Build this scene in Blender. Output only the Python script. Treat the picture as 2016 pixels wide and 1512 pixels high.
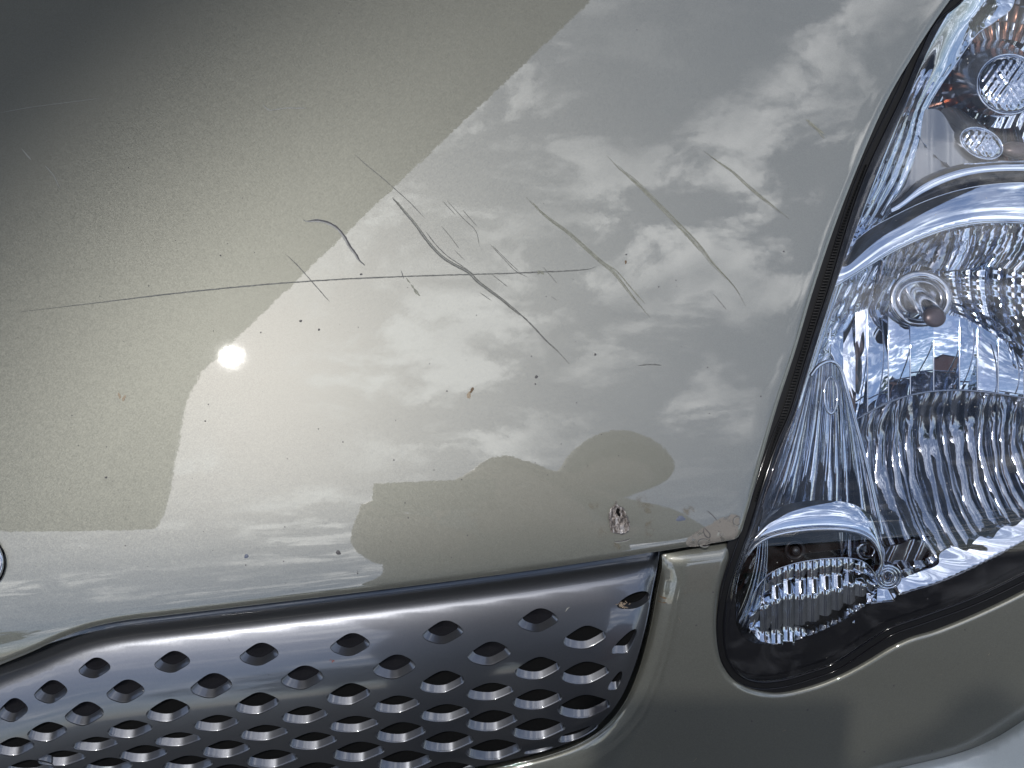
import bpy, math, random
import numpy as np
from mathutils import Vector, Matrix
from mathutils.geometry import delaunay_2d_cdt
random.seed(7); RNG = np.random.RandomState(7)
sc = bpy.context.scene
col = sc.collection
for o in list(bpy.data.objects): bpy.data.objects.remove(o)

# ------------------------------------------------------------------ camera
# The car front is laid out on a plane tilted 50 degrees; X right, S up along the plane, H out of it.
K = 0.28/1008; D = 0.62; TILT = math.radians(50)
SV = np.array([0, math.sin(TILT), math.cos(TILT)]); HV = np.array([0, -math.cos(TILT), math.sin(TILT)]); XV = np.array([1., 0, 0])
ORG = np.array([0, 0, .85])
def P(px, py, h):
    px, py, h = np.broadcast_arrays(np.asarray(px, float), np.asarray(py, float), np.asarray(h, float))
    f = K*(D-h)/D
    return ORG + ((px-1008)*f)[..., None]*XV + ((756-py)*f)[..., None]*SV + h[..., None]*HV
CAM = ORG + D*HV
cam = bpy.data.cameras.new('camera'); camo = bpy.data.objects.new('camera', cam); col.objects.link(camo)
camo.matrix_world = Matrix(((XV[0], SV[0], HV[0], CAM[0]), (XV[1], SV[1], HV[1], CAM[1]), (XV[2], SV[2], HV[2], CAM[2]), (0, 0, 0, 1)))
cam.sensor_width = 36; cam.lens = 18/(0.28/0.62); cam.clip_start = .01; cam.clip_end = 2000
sc.camera = camo

# ------------------------------------------------------------------ surfaces of the car front (depth above the tilted plane)
def e_s(px): return 1235-0.12*px
def skin(px, py):
    px = np.asarray(px, float); py = np.asarray(py, float)
    e = e_s(px); pe = np.minimum(py, e)
    X = (px-1008)*K; Y = (756-pe)*K
    u = np.maximum(0, pe-(e-230))*K
    h = -.5*.25*(X+.30)**2-.5*.43*(Y+.324)**2-12.0*u**3
    v = np.maximum(0, py-e)*K
    return h+.03-.1*v-.42*(v-.034*(1-np.exp(-v/.034)))-1.5*v*v
def nrm(px, py, hf):
    q = .7
    a = P(px+q, py, hf(px+q, py))-P(px-q, py, hf(px-q, py)); b = P(px, py-q, hf(px, py-q))-P(px, py+q, hf(px, py+q))
    n = np.cross(a, b); return n/np.linalg.norm(n, axis=-1, keepdims=True)
def refl(px, py, hf=skin):
    px = float(px); py = float(py)
    p = P(px, py, hf(px, py)); n = nrm(px, py, hf); d = p-CAM; d /= np.linalg.norm(d)
    return p, d-2*(d@n)*n

# ------------------------------------------------------------------ sun, sky, exposure
_, SUND = refl(455, 702)
sl = bpy.data.lights.new('sun', 'SUN'); sl.energy = 2.0; sl.angle = math.radians(1.1); sl.color = (1, .975, .94)
so = bpy.data.objects.new('sun', sl); col.objects.link(so); so.rotation_euler = Vector(SUND).to_track_quat('Z', 'Y').to_euler(); so.location = (0, 0, 30)
w = bpy.data.worlds.new('World'); sc.world = w; w.use_nodes = True
nt = w.node_tree; N = nt.nodes; L = nt.links; N.clear()
out = N.new('ShaderNodeOutputWorld'); bg = N.new('ShaderNodeBackground'); L.new(bg.outputs[0], out.inputs[0]); bg.inputs[1].default_value = .15
sky = N.new('ShaderNodeTexSky'); sky.sky_type = 'NISHITA'; sky.sun_disc = False
sky.sun_elevation = math.asin(SUND[2]); sky.sun_rotation = math.atan2(SUND[0], SUND[1]); sky.ozone_density = 2.0; sky.dust_density = 1.2
def M(op, a, b=None, c=None, nt=nt):
    n = nt.nodes.new('ShaderNodeMath'); n.operation = op
    for i, v in enumerate((a, b, c)):
        if v is None: continue
        if isinstance(v, (int, float)): n.inputs[i].default_value = v
        else: nt.links.new(v, n.inputs[i])
    return n.outputs[0]
tc = N.new('ShaderNodeTexCoord'); sep = N.new('ShaderNodeSeparateXYZ'); L.new(tc.outputs['Generated'], sep.inputs[0])
zz = M('ADD', M('MAXIMUM', sep.outputs[2], 0.0), .12)
cmb = N.new('ShaderNodeCombineXYZ'); L.new(M('DIVIDE', sep.outputs[0], zz), cmb.inputs[0]); L.new(M('DIVIDE', sep.outputs[1], zz), cmb.inputs[1]); cmb.inputs[2].default_value = 1.7
def cloud(scale, det, rough, dist, lo, hi, off=(0, 0, 0), sx=(1, 1, 1)):
    mp = N.new('ShaderNodeMapping'); mp.inputs['Location'].default_value = off; mp.inputs['Scale'].default_value = sx
    L.new(cmb.outputs[0], mp.inputs[0])
    n = N.new('ShaderNodeTexNoise'); n.inputs['Scale'].default_value = scale; n.inputs['Detail'].default_value = det
    n.inputs['Roughness'].default_value = rough; n.inputs['Distortion'].default_value = dist
    L.new(mp.outputs[0], n.inputs[0])
    r = N.new('ShaderNodeMapRange'); r.interpolation_type = 'SMOOTHSTEP'; r.inputs[1].default_value = lo; r.inputs[2].default_value = hi
    L.new(n.outputs[0], r.inputs[0]); return r.outputs[0]
c1 = cloud(2.6, 6, .55, .3, .45, .60, (3.1, 1.7, 0), (.9, 1.1, 1))
c2 = cloud(10, 12, .64, .35, .46, .60, (2.3, 9.2, 0), (.75, 1.3, 1))
cm = M('MINIMUM', M('ADD', M('ADD', M('MULTIPLY', c1, .06), .02), M('MULTIPLY', c2, M('ADD', M('MULTIPLY', c1, .80), .10))), 1.0)
mix = N.new('ShaderNodeMix'); mix.data_type = 'RGBA'; L.new(cm, mix.inputs[0]); L.new(sky.outputs[0], mix.inputs[6])
mix.inputs[7].default_value = (15.5, 15.8, 16.6, 1)
L.new(mix.outputs[2], bg.inputs[0])
sc.view_settings.view_transform = 'Standard'; sc.view_settings.look = 'None'; sc.view_settings.exposure = 0.0; sc.view_settings.gamma = 1
sc.cycles.use_denoising = True
sc.cycles.max_bounces = 12; sc.cycles.glossy_bounces = 8; sc.cycles.transparent_max_bounces = 12; sc.cycles.caustics_reflective = False; sc.cycles.caustics_refractive = False
sc.cycles.sample_clamp_indirect = 6

# ------------------------------------------------------------------ materials
def mat(name, colr=(.5, .5, .5), rough=.5, metal=0, coat=0, coat_ior=1.5, coat_rough=.03, spec=.5, noise=None, bump=None):
    m = bpy.data.materials.new(name); m.use_nodes = True; t = m.node_tree; b = t.nodes['Principled BSDF']
    b.inputs['Base Color'].default_value = (*colr, 1); b.inputs['Roughness'].default_value = rough; b.inputs['Metallic'].default_value = metal
    b.inputs['Coat Weight'].default_value = coat; b.inputs['Coat IOR'].default_value = coat_ior; b.inputs['Coat Roughness'].default_value = coat_rough
    b.inputs['Specular IOR Level'].default_value = spec
    g = t.nodes.new('ShaderNodeNewGeometry')
    if noise:
        sca, lo, hi = noise
        n = t.nodes.new('ShaderNodeTexNoise'); n.inputs['Scale'].default_value = sca; n.inputs['Detail'].default_value = 5; t.links.new(g.outputs['Position'], n.inputs[0])
        r = t.nodes.new('ShaderNodeMapRange'); r.inputs[1].default_value = .3; r.inputs[2].default_value = .7; r.inputs[3].default_value = lo; r.inputs[4].default_value = hi
        t.links.new(n.outputs[0], r.inputs[0])
        v = t.nodes.new('ShaderNodeVectorMath'); v.operation = 'SCALE'; v.inputs[0].default_value = colr; t.links.new(r.outputs[0], v.inputs['Scale'])
        t.links.new(v.outputs[0], b.inputs['Base Color'])
    if bump:
        sca, dist = bump
        n = t.nodes.new('ShaderNodeTexNoise'); n.inputs['Scale'].default_value = sca; n.inputs['Detail'].default_value = 4; t.links.new(g.outputs['Position'], n.inputs[0])
        bp = t.nodes.new('ShaderNodeBump'); bp.inputs['Distance'].default_value = dist; t.links.new(n.outputs[0], bp.inputs['Height']); t.links.new(bp.outputs[0], b.inputs['Normal'])
    return m
def paint(name, colr, metal=.60, rough=.49, coat_ior=2.0, flake=.075, peel=.0000045, flake_scale=1900, tilt=.065, crough=.012):
    m = mat(name, colr, rough, metal, 1.0, coat_ior, crough); t = m.node_tree; b = t.nodes['Principled BSDF']
    g = t.nodes.new('ShaderNodeNewGeometry')
    vo = t.nodes.new('ShaderNodeTexVoronoi'); vo.inputs['Scale'].default_value = flake_scale; t.links.new(g.outputs['Position'], vo.inputs['Vector'])
    sp = t.nodes.new('ShaderNodeSeparateColor'); t.links.new(vo.outputs['Color'], sp.inputs[0])
    big = t.nodes.new('ShaderNodeTexNoise'); big.inputs['Scale'].default_value = 9; big.inputs['Detail'].default_value = 3; t.links.new(g.outputs['Position'], big.inputs[0])
    f = M('ADD', M('MULTIPLY', M('SUBTRACT', sp.outputs[0], .5, nt=t), flake*2, nt=t), M('ADD', M('MULTIPLY', M('SUBTRACT', big.outputs[0], .5, nt=t), .10, nt=t), 1.0, nt=t), nt=t)
    v = t.nodes.new('ShaderNodeVectorMath'); v.operation = 'SCALE'; v.inputs[0].default_value = colr; t.links.new(f, v.inputs['Scale']); t.links.new(v.outputs[0], b.inputs['Base Color'])
    # flake normals, base layer only
    vm = t.nodes.new('ShaderNodeVectorMath'); vm.operation = 'SUBTRACT'; t.links.new(vo.outputs['Color'], vm.inputs[0]); vm.inputs[1].default_value = (.5, .5, .5)
    vs = t.nodes.new('ShaderNodeVectorMath'); vs.operation = 'SCALE'; t.links.new(vm.outputs[0], vs.inputs[0]); vs.inputs['Scale'].default_value = tilt
    va = t.nodes.new('ShaderNodeVectorMath'); va.operation = 'ADD'; t.links.new(vs.outputs[0], va.inputs[0]); t.links.new(g.outputs['Normal'], va.inputs[1])
    vn = t.nodes.new('ShaderNodeVectorMath'); vn.operation = 'NORMALIZE'; t.links.new(va.outputs[0], vn.inputs[0]); t.links.new(vn.outputs[0], b.inputs['Normal'])
    # orange peel in the clear coat
    n = t.nodes.new('ShaderNodeTexNoise'); n.inputs['Scale'].default_value = 260; n.inputs['Detail'].default_value = 2; t.links.new(g.outputs['Position'], n.inputs[0])
    bp = t.nodes.new('ShaderNodeBump'); bp.inputs['Distance'].default_value = peel; t.links.new(n.outputs[0], bp.inputs['Height']); t.links.new(bp.outputs[0], b.inputs['Coat Normal'])
    return m
CHAMP = (.194, .194, .164)
M_PAINT = paint('champagne_paint', CHAMP)
M_GRILLE = paint('gunmetal_paint', (.140, .146, .162), metal=.95, rough=.36, coat_ior=1.7, flake=.03, tilt=.015, crough=.07)
M_BLACK = mat('black_plastic', (.012, .012, .014), .35)
M_GLOSSBLACK = mat('gloss_black_plastic', (.004, .004, .006), .10)
M_RUBBER = mat('black_rubber', (.008, .008, .009), .6, spec=.25)
M_DARK = mat('dark_cavity', (.004, .004, .004), .9, spec=.1)
M_FLOOR = mat('shaded_hole_floor', (.008, .008, .010), .8, spec=.1)
M_SCR = mat('scratch_dark', (.13, .13, .12), .6, noise=(700, .6, 1.3))
M_SCRG = mat('scratch_green_grey', (.215, .215, .17), .6, noise=(500, .75, 1.2))
M_SCRL = mat('scratch_light', (.24, .24, .215), .5)
M_CHROME = mat('chrome', (.72, .73, .76), .035, 1.0)
M_CHROMEB = mat('satin_chrome', (.6, .61, .65), .12, 1.0)

# ------------------------------------------------------------------ geometry helpers
def cat(pts, closed=False, step=7.0):
    p = np.array(pts, float); n = len(p); res = []
    if n == 2:
        m = max(1, int(np.linalg.norm(p[1]-p[0])/step)); return p[0]+(p[1]-p[0])*np.linspace(0, 1, m+1)[:, None]
    for i in range(n if closed else n-1):
        p1, p2 = p[i], p[(i+1) % n]
        p0 = p[i-1] if (closed or i > 0) else 2*p1-p2
        p3 = p[(i+2) % n] if (closed or i+2 < n) else 2*p2-p1
        m = max(1, int(math.ceil(np.linalg.norm(p2-p1)/step)))
        d = max(1e-6, np.linalg.norm(p2-p1))
        t1 = (p2-p0)/max(1e-6, np.linalg.norm(p1-p0)+d)*d; t2 = (p3-p1)/max(1e-6, np.linalg.norm(p3-p2)+d)*d
        for t in np.arange(m)/m:
            res.append((2*t**3-3*t*t+1)*p1+(t**3-2*t*t+t)*t1+(-2*t**3+3*t*t)*p2+(t**3-t*t)*t2)
    if not closed: res.append(p[-1])
    return np.array(res)
def join(*segs, step=7.0):
    out = []
    for s in segs:
        c = cat(s, step=step)
        if len(out): 
            if np.linalg.norm(out[-1]-c[0]) < 1: c = c[1:]
        out.extend(c)
    out = np.array(out)
    if np.linalg.norm(out[0]-out[-1]) < 1: out = out[:-1]
    return out
def area(p): return .5*np.sum(p[:, 0]*np.roll(p[:, 1], -1)-np.roll(p[:, 0], -1)*p[:, 1])
def inside(q, poly):
    r = np.zeros(len(q), bool); x, y = q[:, 0], q[:, 1]; m = len(poly)
    for i in range(m):
        a = poly[i]; b = poly[(i+1) % m]
        if a[1] == b[1]: continue
        c = ((a[1] > y) != (b[1] > y)) & (x < (b[0]-a[0])*(y-a[1])/(b[1]-a[1])+a[0]); r ^= c
    return r
def dist(qx, qy, line, closed=False):
    qx = np.asarray(qx, float); qy = np.asarray(qy, float); best = np.full(np.broadcast(qx, qy).shape, 1e9)
    m = len(line)
    for i in range(m if closed else m-1):
        a = line[i]; b = line[(i+1) % m]; d = b-a; l = d@d
        if l < 1e-9: continue
        t = np.clip(((qx-a[0])*d[0]+(qy-a[1])*d[1])/l, 0, 1)
        best = np.minimum(best, np.hypot(qx-a[0]-t*d[0], qy-a[1]-t*d[1]))
    return best
def mesh_obj(name, V, F, m, parent=None, smooth=True, normals=None, flat=None):
    me = bpy.data.meshes.new(name); me.from_pydata([tuple(v) for v in V], [], [tuple(f) for f in F])
    if m: me.materials.append(m)
    if smooth: me.polygons.foreach_set('use_smooth', [True]*len(me.polygons))
    if normals is not None: me.normals_split_custom_set_from_vertices([tuple(n) for n in normals])
    o = bpy.data.objects.new(name, me); col.objects.link(o)
    if parent: o.parent = parent
    return o
def tag(o, label=None, category=None, kind=None, group=None):
    for k, v in (('label', label), ('category', category), ('kind', kind), ('group', group)):
        if v: o[k] = v
    return o
def tri(outline, step, holes=(), rings=(1.5, 4, 8)):
    if area(outline) < 0: outline = outline[::-1]
    pts = [outline]; edges = []; n0 = 0
    def loop(l):
        nonlocal n0
        edges.extend((n0+i, n0+(i+1) % len(l)) for i in range(len(l))); n0 += len(l)
    loop(outline)
    for h in holes: pts.append(h); loop(h)
    x0, y0 = outline.min(0); x1, y1 = outline.max(0)
    gx = np.arange(x0+step/2, x1, step); gy = np.arange(y0+step/2, y1, step*.87); G = []
    for j, y in enumerate(gy): G.append(np.stack([gx+(step/2 if j % 2 else 0), np.full(len(gx), y)], 1))
    G = np.concatenate(G) if G else np.zeros((0, 2))
    keep = inside(G, outline) & (dist(G[:, 0], G[:, 1], outline, True) > max(rings+(0,))+step*.45)
    for h in holes:
        near = (np.abs(G-h.mean(0)).max(1) < 80+step)
        k2 = np.ones(len(G), bool); g = G[near]; k2[near] = ~inside(g, h) & (dist(g[:, 0], g[:, 1], h, True) > step*.5); keep &= k2
    G = G[keep]
    R = []
    t = np.roll(outline, -1, 0)-np.roll(outline, 1, 0); t /= np.linalg.norm(t, axis=1, keepdims=True)+1e-9; inn = np.stack([-t[:, 1], t[:, 0]], 1)
    for r in rings:
        q = outline+inn*r; k = inside(q, outline) & (dist(q[:, 0], q[:, 1], outline, True) > r*.93); R.append(q[k])
    allp = np.concatenate(pts+R+[G])
    vs, es, fs, ov, oe, of = delaunay_2d_cdt([Vector(p) for p in allp], edges, [], 0, 1e-4)
    V = np.array([tuple(v) for v in vs]); F = np.array([f for f in fs if len(f) == 3])
    c = V[F].mean(1); k = inside(c, outline)
    for h in holes: k &= ~inside(c, h)
    F = F[k]
    a = V[F]; ar = (a[:, 1, 0]-a[:, 0, 0])*(a[:, 2, 1]-a[:, 0, 1])-(a[:, 2, 0]-a[:, 0, 0])*(a[:, 1, 1]-a[:, 0, 1])
    F[ar > 0] = F[ar > 0][:, ::-1]
    return V, F, outline
def sheet(name, outline, hf, m, parent, step=12, holes=(), rings=(1.5, 4, 8), thick=.0, analytic=True, lean=0.0):
    V, F, ol = tri(outline, step, holes, rings)
    W = P(V[:, 0], V[:, 1], hf(V[:, 0], V[:, 1])); Nn = nrm(V[:, 0], V[:, 1], hf)
    W = list(W); F = [tuple(f) for f in F]; Nn = list(Nn)
    if thick:
        for lp in [ol]+list(holes):
            sgn = 1 if lp is ol else -1
            n = len(lp); h0 = hf(lp[:, 0], lp[:, 1]); a = P(lp[:, 0], lp[:, 1], h0); b = a-HV*thick
            t = np.roll(lp, -1, 0)-np.roll(lp, 1, 0); t /= np.linalg.norm(t, axis=1, keepdims=True)+1e-9
            if area(lp) < 0: t = -t
            on = sgn*np.stack([t[:, 1], -t[:, 0]], 1)
            on3 = on[:, :1]*XV-on[:, 1:]*SV
            base = len(W); W += list(a)+list(b); Nn += list(on3)+list(on3)
            for i in range(n):
                j = (i+1) % n
                q = (base+i, base+j, base+n+j, base+n+i)
                F.append(q if (area(lp) > 0) == (sgn > 0) else q[::-1])
    return mesh_obj(name, W, F, m, parent, True, Nn if analytic else None)

# ------------------------------------------------------------------ the car and its big panels
car = bpy.data.objects.new('parked_car', None); col.objects.link(car); car.location = (0, 0, 0)
tag(car, 'champagne metallic compact car with a scratched, chipped bonnet beside its grille and clear headlamp', 'car')

HOOD_BOTTOM = [(-420, 1390), (-300, 1395), (-200, 1385), (-100, 1352), (0, 1309), (60, 1284), (120, 1256), (175, 1236), (240, 1222), (330, 1211), (500, 1191), (750, 1161), (1000, 1129), (1200, 1100), (1350, 1077), (1440, 1063), (1453, 1057), (1461, 1043)]
HOOD_RIGHT = [(1461, 1043), (1478, 985), (1500, 903), (1530, 800), (1566, 690), (1600, 575), (1640, 455), (1690, 325), (1745, 200), (1800, 105), (1845, 35), (1870, 0), (1925, -80), (1990, -170), (2060, -260)]
HOOD = join(HOOD_BOTTOM, HOOD_RIGHT, [(2060, -260), (1500, -420)], [(1500, -420), (-420, -420)], [(-420, -420), (-420, 1390)], step=10)
HB = cat(HOOD_BOTTOM+HOOD_RIGHT[1:], step=14)
def h_hood(px, py):
    d = dist(px, py, HB); t = np.clip(1-d/11.0, 0, 1); t2 = np.clip(1-d/45, 0, 1)
    return skin(px, py)-.0014*t*t-.0004*t2**3
hood = sheet('bonnet', HOOD, h_hood, M_PAINT, car, step=14, rings=(1.2, 3, 5.5, 8.5, 12, 22), thick=.010)

GRILLE_R = [(1299, 1070), (1297, 1100), (1286, 1155), (1270, 1238), (1246, 1320), (1216, 1384), (1172, 1431), (1110, 1466), (1000, 1497), (880, 1520), (700, 1550), (400, 1590), (-420, 1620)]
GRILLE = join(GRILLE_R, [(-420, 1620), (-420, 1375)], [(-420, 1375), (-300, 1380), (-200, 1370), (-100, 1337), (0, 1294), (60, 1269), (120, 1241), (175, 1221), (240, 1207), (330, 1196), (500, 1176), (750, 1146), (1000, 1114), (1200, 1085), (1299, 1070)], step=9)
HBL = cat(HOOD_BOTTOM, step=20)
xs_ = np.array([p[0] for p in HBL]); ys_ = np.array([p[1] for p in HBL])
def e_h(px): return np.interp(px, xs_, ys_)
GR_EDGE = cat(GRILLE_R, step=18)
def h_grille(px, py):
    px = np.asarray(px, float); py = np.asarray(py, float)
    e = .5*e_h(px)+.5*(e_s(px)+8); v = (py-e)*K
    vv = np.clip(v, -.02, .095)
    # slope s(v) = .28+12.5(v-.05): bulges out below the bonnet edge, then turns down
    s = lambda a: -.28*a+.625*a-6.25*a*a
    h = skin(px, np.minimum(py, e_s(px)))*0+skin(px, e_s(px))-.0085+s(vv)-(v-vv)*.85
    lip = np.clip(1-(py-e_h(px)+12)/66, 0, 1)
    d = dist(px, py, GR_EDGE); t = np.clip(1-d/26, 0, 1)
    crease = .0006*np.exp(-((py-(e+105))/16.0)**2)
    return h-.011*lip**2-.003*t**2-.002*np.clip(1-d/90, 0, 1)**2
CELLS = []
def cell(cx, cy, wd, ht, typ=0): CELLS.append((cx, cy, wd, ht, typ))
for c in [(186,1315,59,38),(339,1303,66,40),(510,1288,72,42),(689,1269,73,42),(872,1245,75,43),(1059,1221,75,43)]: cell(*c, 0)
cell(1247, 1181, 60, 33, 3)
for c in [(25,1398,56,44),(100,1362,61,43),(247,1361,70,43),(416,1350,77,46),(595,1334,79,44),(776,1313,80,45),(963,1287,81,44),(166,1405,72,44)]: cell(*c, 0)
for c in [(331,1399,82,43),(506,1385,82,41),(686,1367,82,41),(870,1343,84,42),(1058,1316,84,42),(1151,1255,80,43)]: cell(*c, 1)
for c in [(93,1441,74,37),(256,1436,84,34),(426,1424,84,31),(600,1408,86,33),(781,1387,86,33),(965,1362,88,33),(1152,1325,90,42),
          (29,1470,74,35),(188,1465,84,27),(350,1456,86,27),(520,1443,90,30),(697,1426,92,31),(876,1404,92,33),(1058,1377,92,38),
          (121,1493,90,29),(282,1484,90,32),(445,1475,90,33),(616,1459,90,33),(789,1442,94,38),(968,1419,96,39),(1150,1391,98,43),
          (57,1513,92,32),(213,1509,92,33),(370,1505,94,33),(535,1494,96,34),(706,1480,98,37),(881,1460,98,38),(1060,1435,100,40),
          (622,1519,96,34),(796,1498,102,38),(972,1476,104,38),(883,1518,100,34),(450,1523,96,34),(715,1532,96,34),(292,1536,94,34)]: cell(*c, 2)
cell(1229, 1263, 46, 45, 4); cell(1211, 1340, 26, 34, 4); cell(1138, 1444, 74, 32, 5); cell(1060, 1477, 56, 14, 5)
for c in [(-120,1340,60,38),(-60,1390,60,40),(-200,1400,62,40),(-140,1450,70,36),(-50,1450,70,36),(-60,1500,80,30),(-220,1470,74,34),(-150,1510,80,30)]: cell(*c, 2)
def cell_outline(c):
    cx, cy, wd, ht, typ = c; a = wd/2; b = ht/2
    if typ == 0: v = [(-1, .22), (-.82, -.12), (-.25, -.82), (.05, -1), (.42, -.93), (.93, -.38), (1, 0), (.85, .3), (.22, .9), (-.05, 1), (-.35, .95), (-.85, .62)]
    elif typ == 1: v = [(-1, .3), (-.85, -.05), (-.25, -.8), (.05, -1), (.35, -.95), (.92, -.45), (1, -.1), (.88, .22), (.22, .9), (-.05, 1), (-.4, .97), (-.88, .7)]
    elif typ == 2: v = [(-1, .2), (-.85, -.15), (-.3, -.82), (.05, -1), (.4, -.9), (.9, -.5), (1, -.15), (.9, .15), (.25, .88), (-.05, 1), (-.45, .95), (-.9, .65)]
    elif typ == 3: v = [(-1, .62), (-.7, 0), (-.15, -.62), (.45, -.95), (.85, -.9), (1, -.55), (.9, .05), (.5, .65), (0, .97), (-.6, 1), (-.9, .9)]
    elif typ == 4: v = [(-1, .7), (-.55, .1), (0, -.45), (.55, -.9), (.95, -1), (1, -.6), (.75, .1), (.4, .75), (.1, 1), (-.5, 1), (-.95, 1)]
    else: v = [(-1, .75), (-.75, .2), (-.1, -.3), (.6, -.85), (1, -1), (.95, -.65), (.5, .1), (0, .65), (-.5, .95), (-.9, 1)]
    return cat([(cx+a*x*1.07, cy+b*y*1.08) for x, y in v], closed=True, step=5.0)
cell_ol = [cell_outline(c) for c in CELLS]
grille = sheet('grille', GRILLE, h_grille, M_GRILLE, car, step=15, rings=(2, 6, 12, 20), thick=.012, holes=cell_ol)
for c, ol in zip(CELLS, cell_ol):
    if area(ol) > 0: ol = ol[::-1]
    n = len(ol); p = P(ol[:, 0], ol[:, 1], h_grille(ol[:, 0], ol[:, 1])); cn = nrm(c[0], c[1], h_grille); ctr = p.mean(0)
    typ = c[4]; dp = {0: .0030, 1: .0040, 2: .0042, 3: .0030, 4: .0040, 5: .0030}[typ]; sh = {0: .26, 1: .07, 2: .06, 3: .12, 4: .08, 5: .06}[typ]
    W = np.array([0, .97, .24]) if typ in (1, 2, 4, 5) else np.array([0, .95, .0])-cn*.35
    def lp(fr, k): return ctr+(p-ctr)*(1-k)+W*dp*fr-(cn*.0004*min(1, fr*20))
    loops = [p, lp(.05, .012), lp(.10, .035), lp(.10, .035), lp(.55, .035+(sh-.035)*.5), lp(1, sh), lp(1, sh), lp(1.05, sh+.25)]
    V = np.concatenate(loops+[[ctr+W*dp*1.2-cn*.002]]); F = []
    for l in range(len(loops)-1):
        if l in (2, 5): continue
        for i in range(n):
            j = (i+1) % n; F.append((l*n+i, l*n+j, (l+1)*n+j, (l+1)*n+i)[::-1])
    b = (len(loops)-1)*n; F += [(b+i, b+(i+1) % n, len(V)-1)[::-1] for i in range(n)]
    o = mesh_obj('grille_cell', V, [f[::-1] for f in F], M_GRILLE, grille)
    o.data.materials.append(M_DARK if typ else M_FLOOR)
    for pl in o.data.polygons[-2*n:]: pl.material_index = 1; pl.use_smooth = False

# ------------------------------------------------------------------ bumper
B_GR = [(1304, 1092), (1303, 1120), (1295, 1160), (1279, 1243), (1256, 1325), (1226, 1389), (1182, 1438), (1118, 1474), (1008, 1505), (888, 1528), (704, 1558), (400, 1600), (-420, 1632)]
B_LAMP = [(1443, 1066), (1440, 1090), (1431, 1120), (1419, 1165), (1414, 1235), (1423, 1300), (1445, 1334), (1480, 1353), (1530, 1361), (1590, 1349), (1650, 1327), (1700, 1301), (1748, 1272), (1790, 1252), (1840, 1237), (1930, 1200), (2016, 1158), (2120, 1100), (2300, 1000)]
BUMPER = join([(1304, 1092), (1443, 1066)], B_LAMP, [(2300, 1000), (2420, 1000), (2420, 1660), (-420, 1660), (-420, 1632)], B_GR[::-1], step=9)
BG = cat(B_GR, step=16); BL = cat(B_LAMP, step=12)
CR = cat([(1560, 1562), (1660, 1540), (1767, 1513), (1830, 1498), (1888, 1483), (1949, 1459), (2016, 1418), (2200, 1290), (2420, 1120)], step=20)
crx = CR[:, 0]; cry = CR[:, 1]
def h_bumper0(px, py):
    px = np.asarray(px, float); py = np.asarray(py, float)
    v = (py-(e_s(px)+4))*K
    h = skin(px, py)-.004
    h = h-.006*np.clip(1-v/.011, 0, 1.6)**2                       # tucks in under the bonnet edge
    return h
def h_bumper(px, py):
    h = h_bumper0(px, py)
    d = dist(px, py, BG); t = np.clip(1-d/55, 0, 1); h = h-(.0065*t**2+.002*np.clip(1-d/12, 0, 1)**2)*np.clip((py-1075)/70, .15, 1)
    d = dist(px, py, BL); t = np.clip(1-d/16, 0, 1); h = h-.0052*t**2
    return h
bumper = sheet('bumper', BUMPER, h_bumper, M_PAINT, car, step=14, rings=(1.2, 3, 5.5, 8.5, 12, 16, 22, 32, 44), thick=.016)
# lower ledge of the bumper, sky brightness painted in with a paler base colour
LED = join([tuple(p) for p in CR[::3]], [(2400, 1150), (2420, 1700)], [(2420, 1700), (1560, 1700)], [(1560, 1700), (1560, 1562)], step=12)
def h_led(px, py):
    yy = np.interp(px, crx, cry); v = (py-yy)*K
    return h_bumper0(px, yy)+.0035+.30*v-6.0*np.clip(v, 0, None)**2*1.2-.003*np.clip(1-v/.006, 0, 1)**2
ledge = sheet('bumper_ledge', LED, h_led, paint('sky_lit_bumper_paint', (.74, .76, .72), metal=.1, rough=.35, coat_ior=1.5, flake=.03), car, step=14, thick=.006)

# dark inner structure behind all the gaps
CAVO = join([(-430, -430), (2480, -430)], [(2480, -430), (2480, 1720)], [(2480, 1720), (-430, 1720)], [(-430, 1720), (-430, -430)], step=60)
inner = sheet('inner_body', CAVO, lambda px, py: skin(px, py)-.085, M_DARK, car, step=60, rings=())

# ------------------------------------------------------------------ badge at the bonnet's centre line
def torus_px(name, cx, cy, rx, ry, tube, h, m, parent, ns=72, nr=12, rot=0):
    V = []; F = []
    for i in range(ns):
        a = 2*math.pi*i/ns; X = cx+rx*math.cos(a); Y = cy+ry*math.sin(a)
        for j in range(nr):
            b = 2*math.pi*j/nr; hh = h(X, Y) if callable(h) else h
            V.append(P(X+tube*math.cos(a)*math.cos(b), Y+tube*math.sin(a)*math.cos(b), hh+tube*K*math.sin(b)*.9))
    for i in range(ns):
        for j in range(nr):
            F.append((i*nr+j, ((i+1) % ns)*nr+j, ((i+1) % ns)*nr+(j+1) % nr, i*nr+(j+1) % nr))
    return mesh_obj(name, V, F, m, parent)
badge = torus_px('badge_ring', -92, 1108, 91, 66, 9, lambda x, y: float(skin(x, y))+.002, M_CHROME, car)
sheet('badge_seat', cat([(-92+103*math.cos(a), 1108+78*math.sin(a)) for a in np.linspace(0, 2*math.pi, 24, endpoint=False)], closed=True), lambda x, y: skin(x, y)+.0006, M_GLOSSBLACK, badge, step=12)

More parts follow.
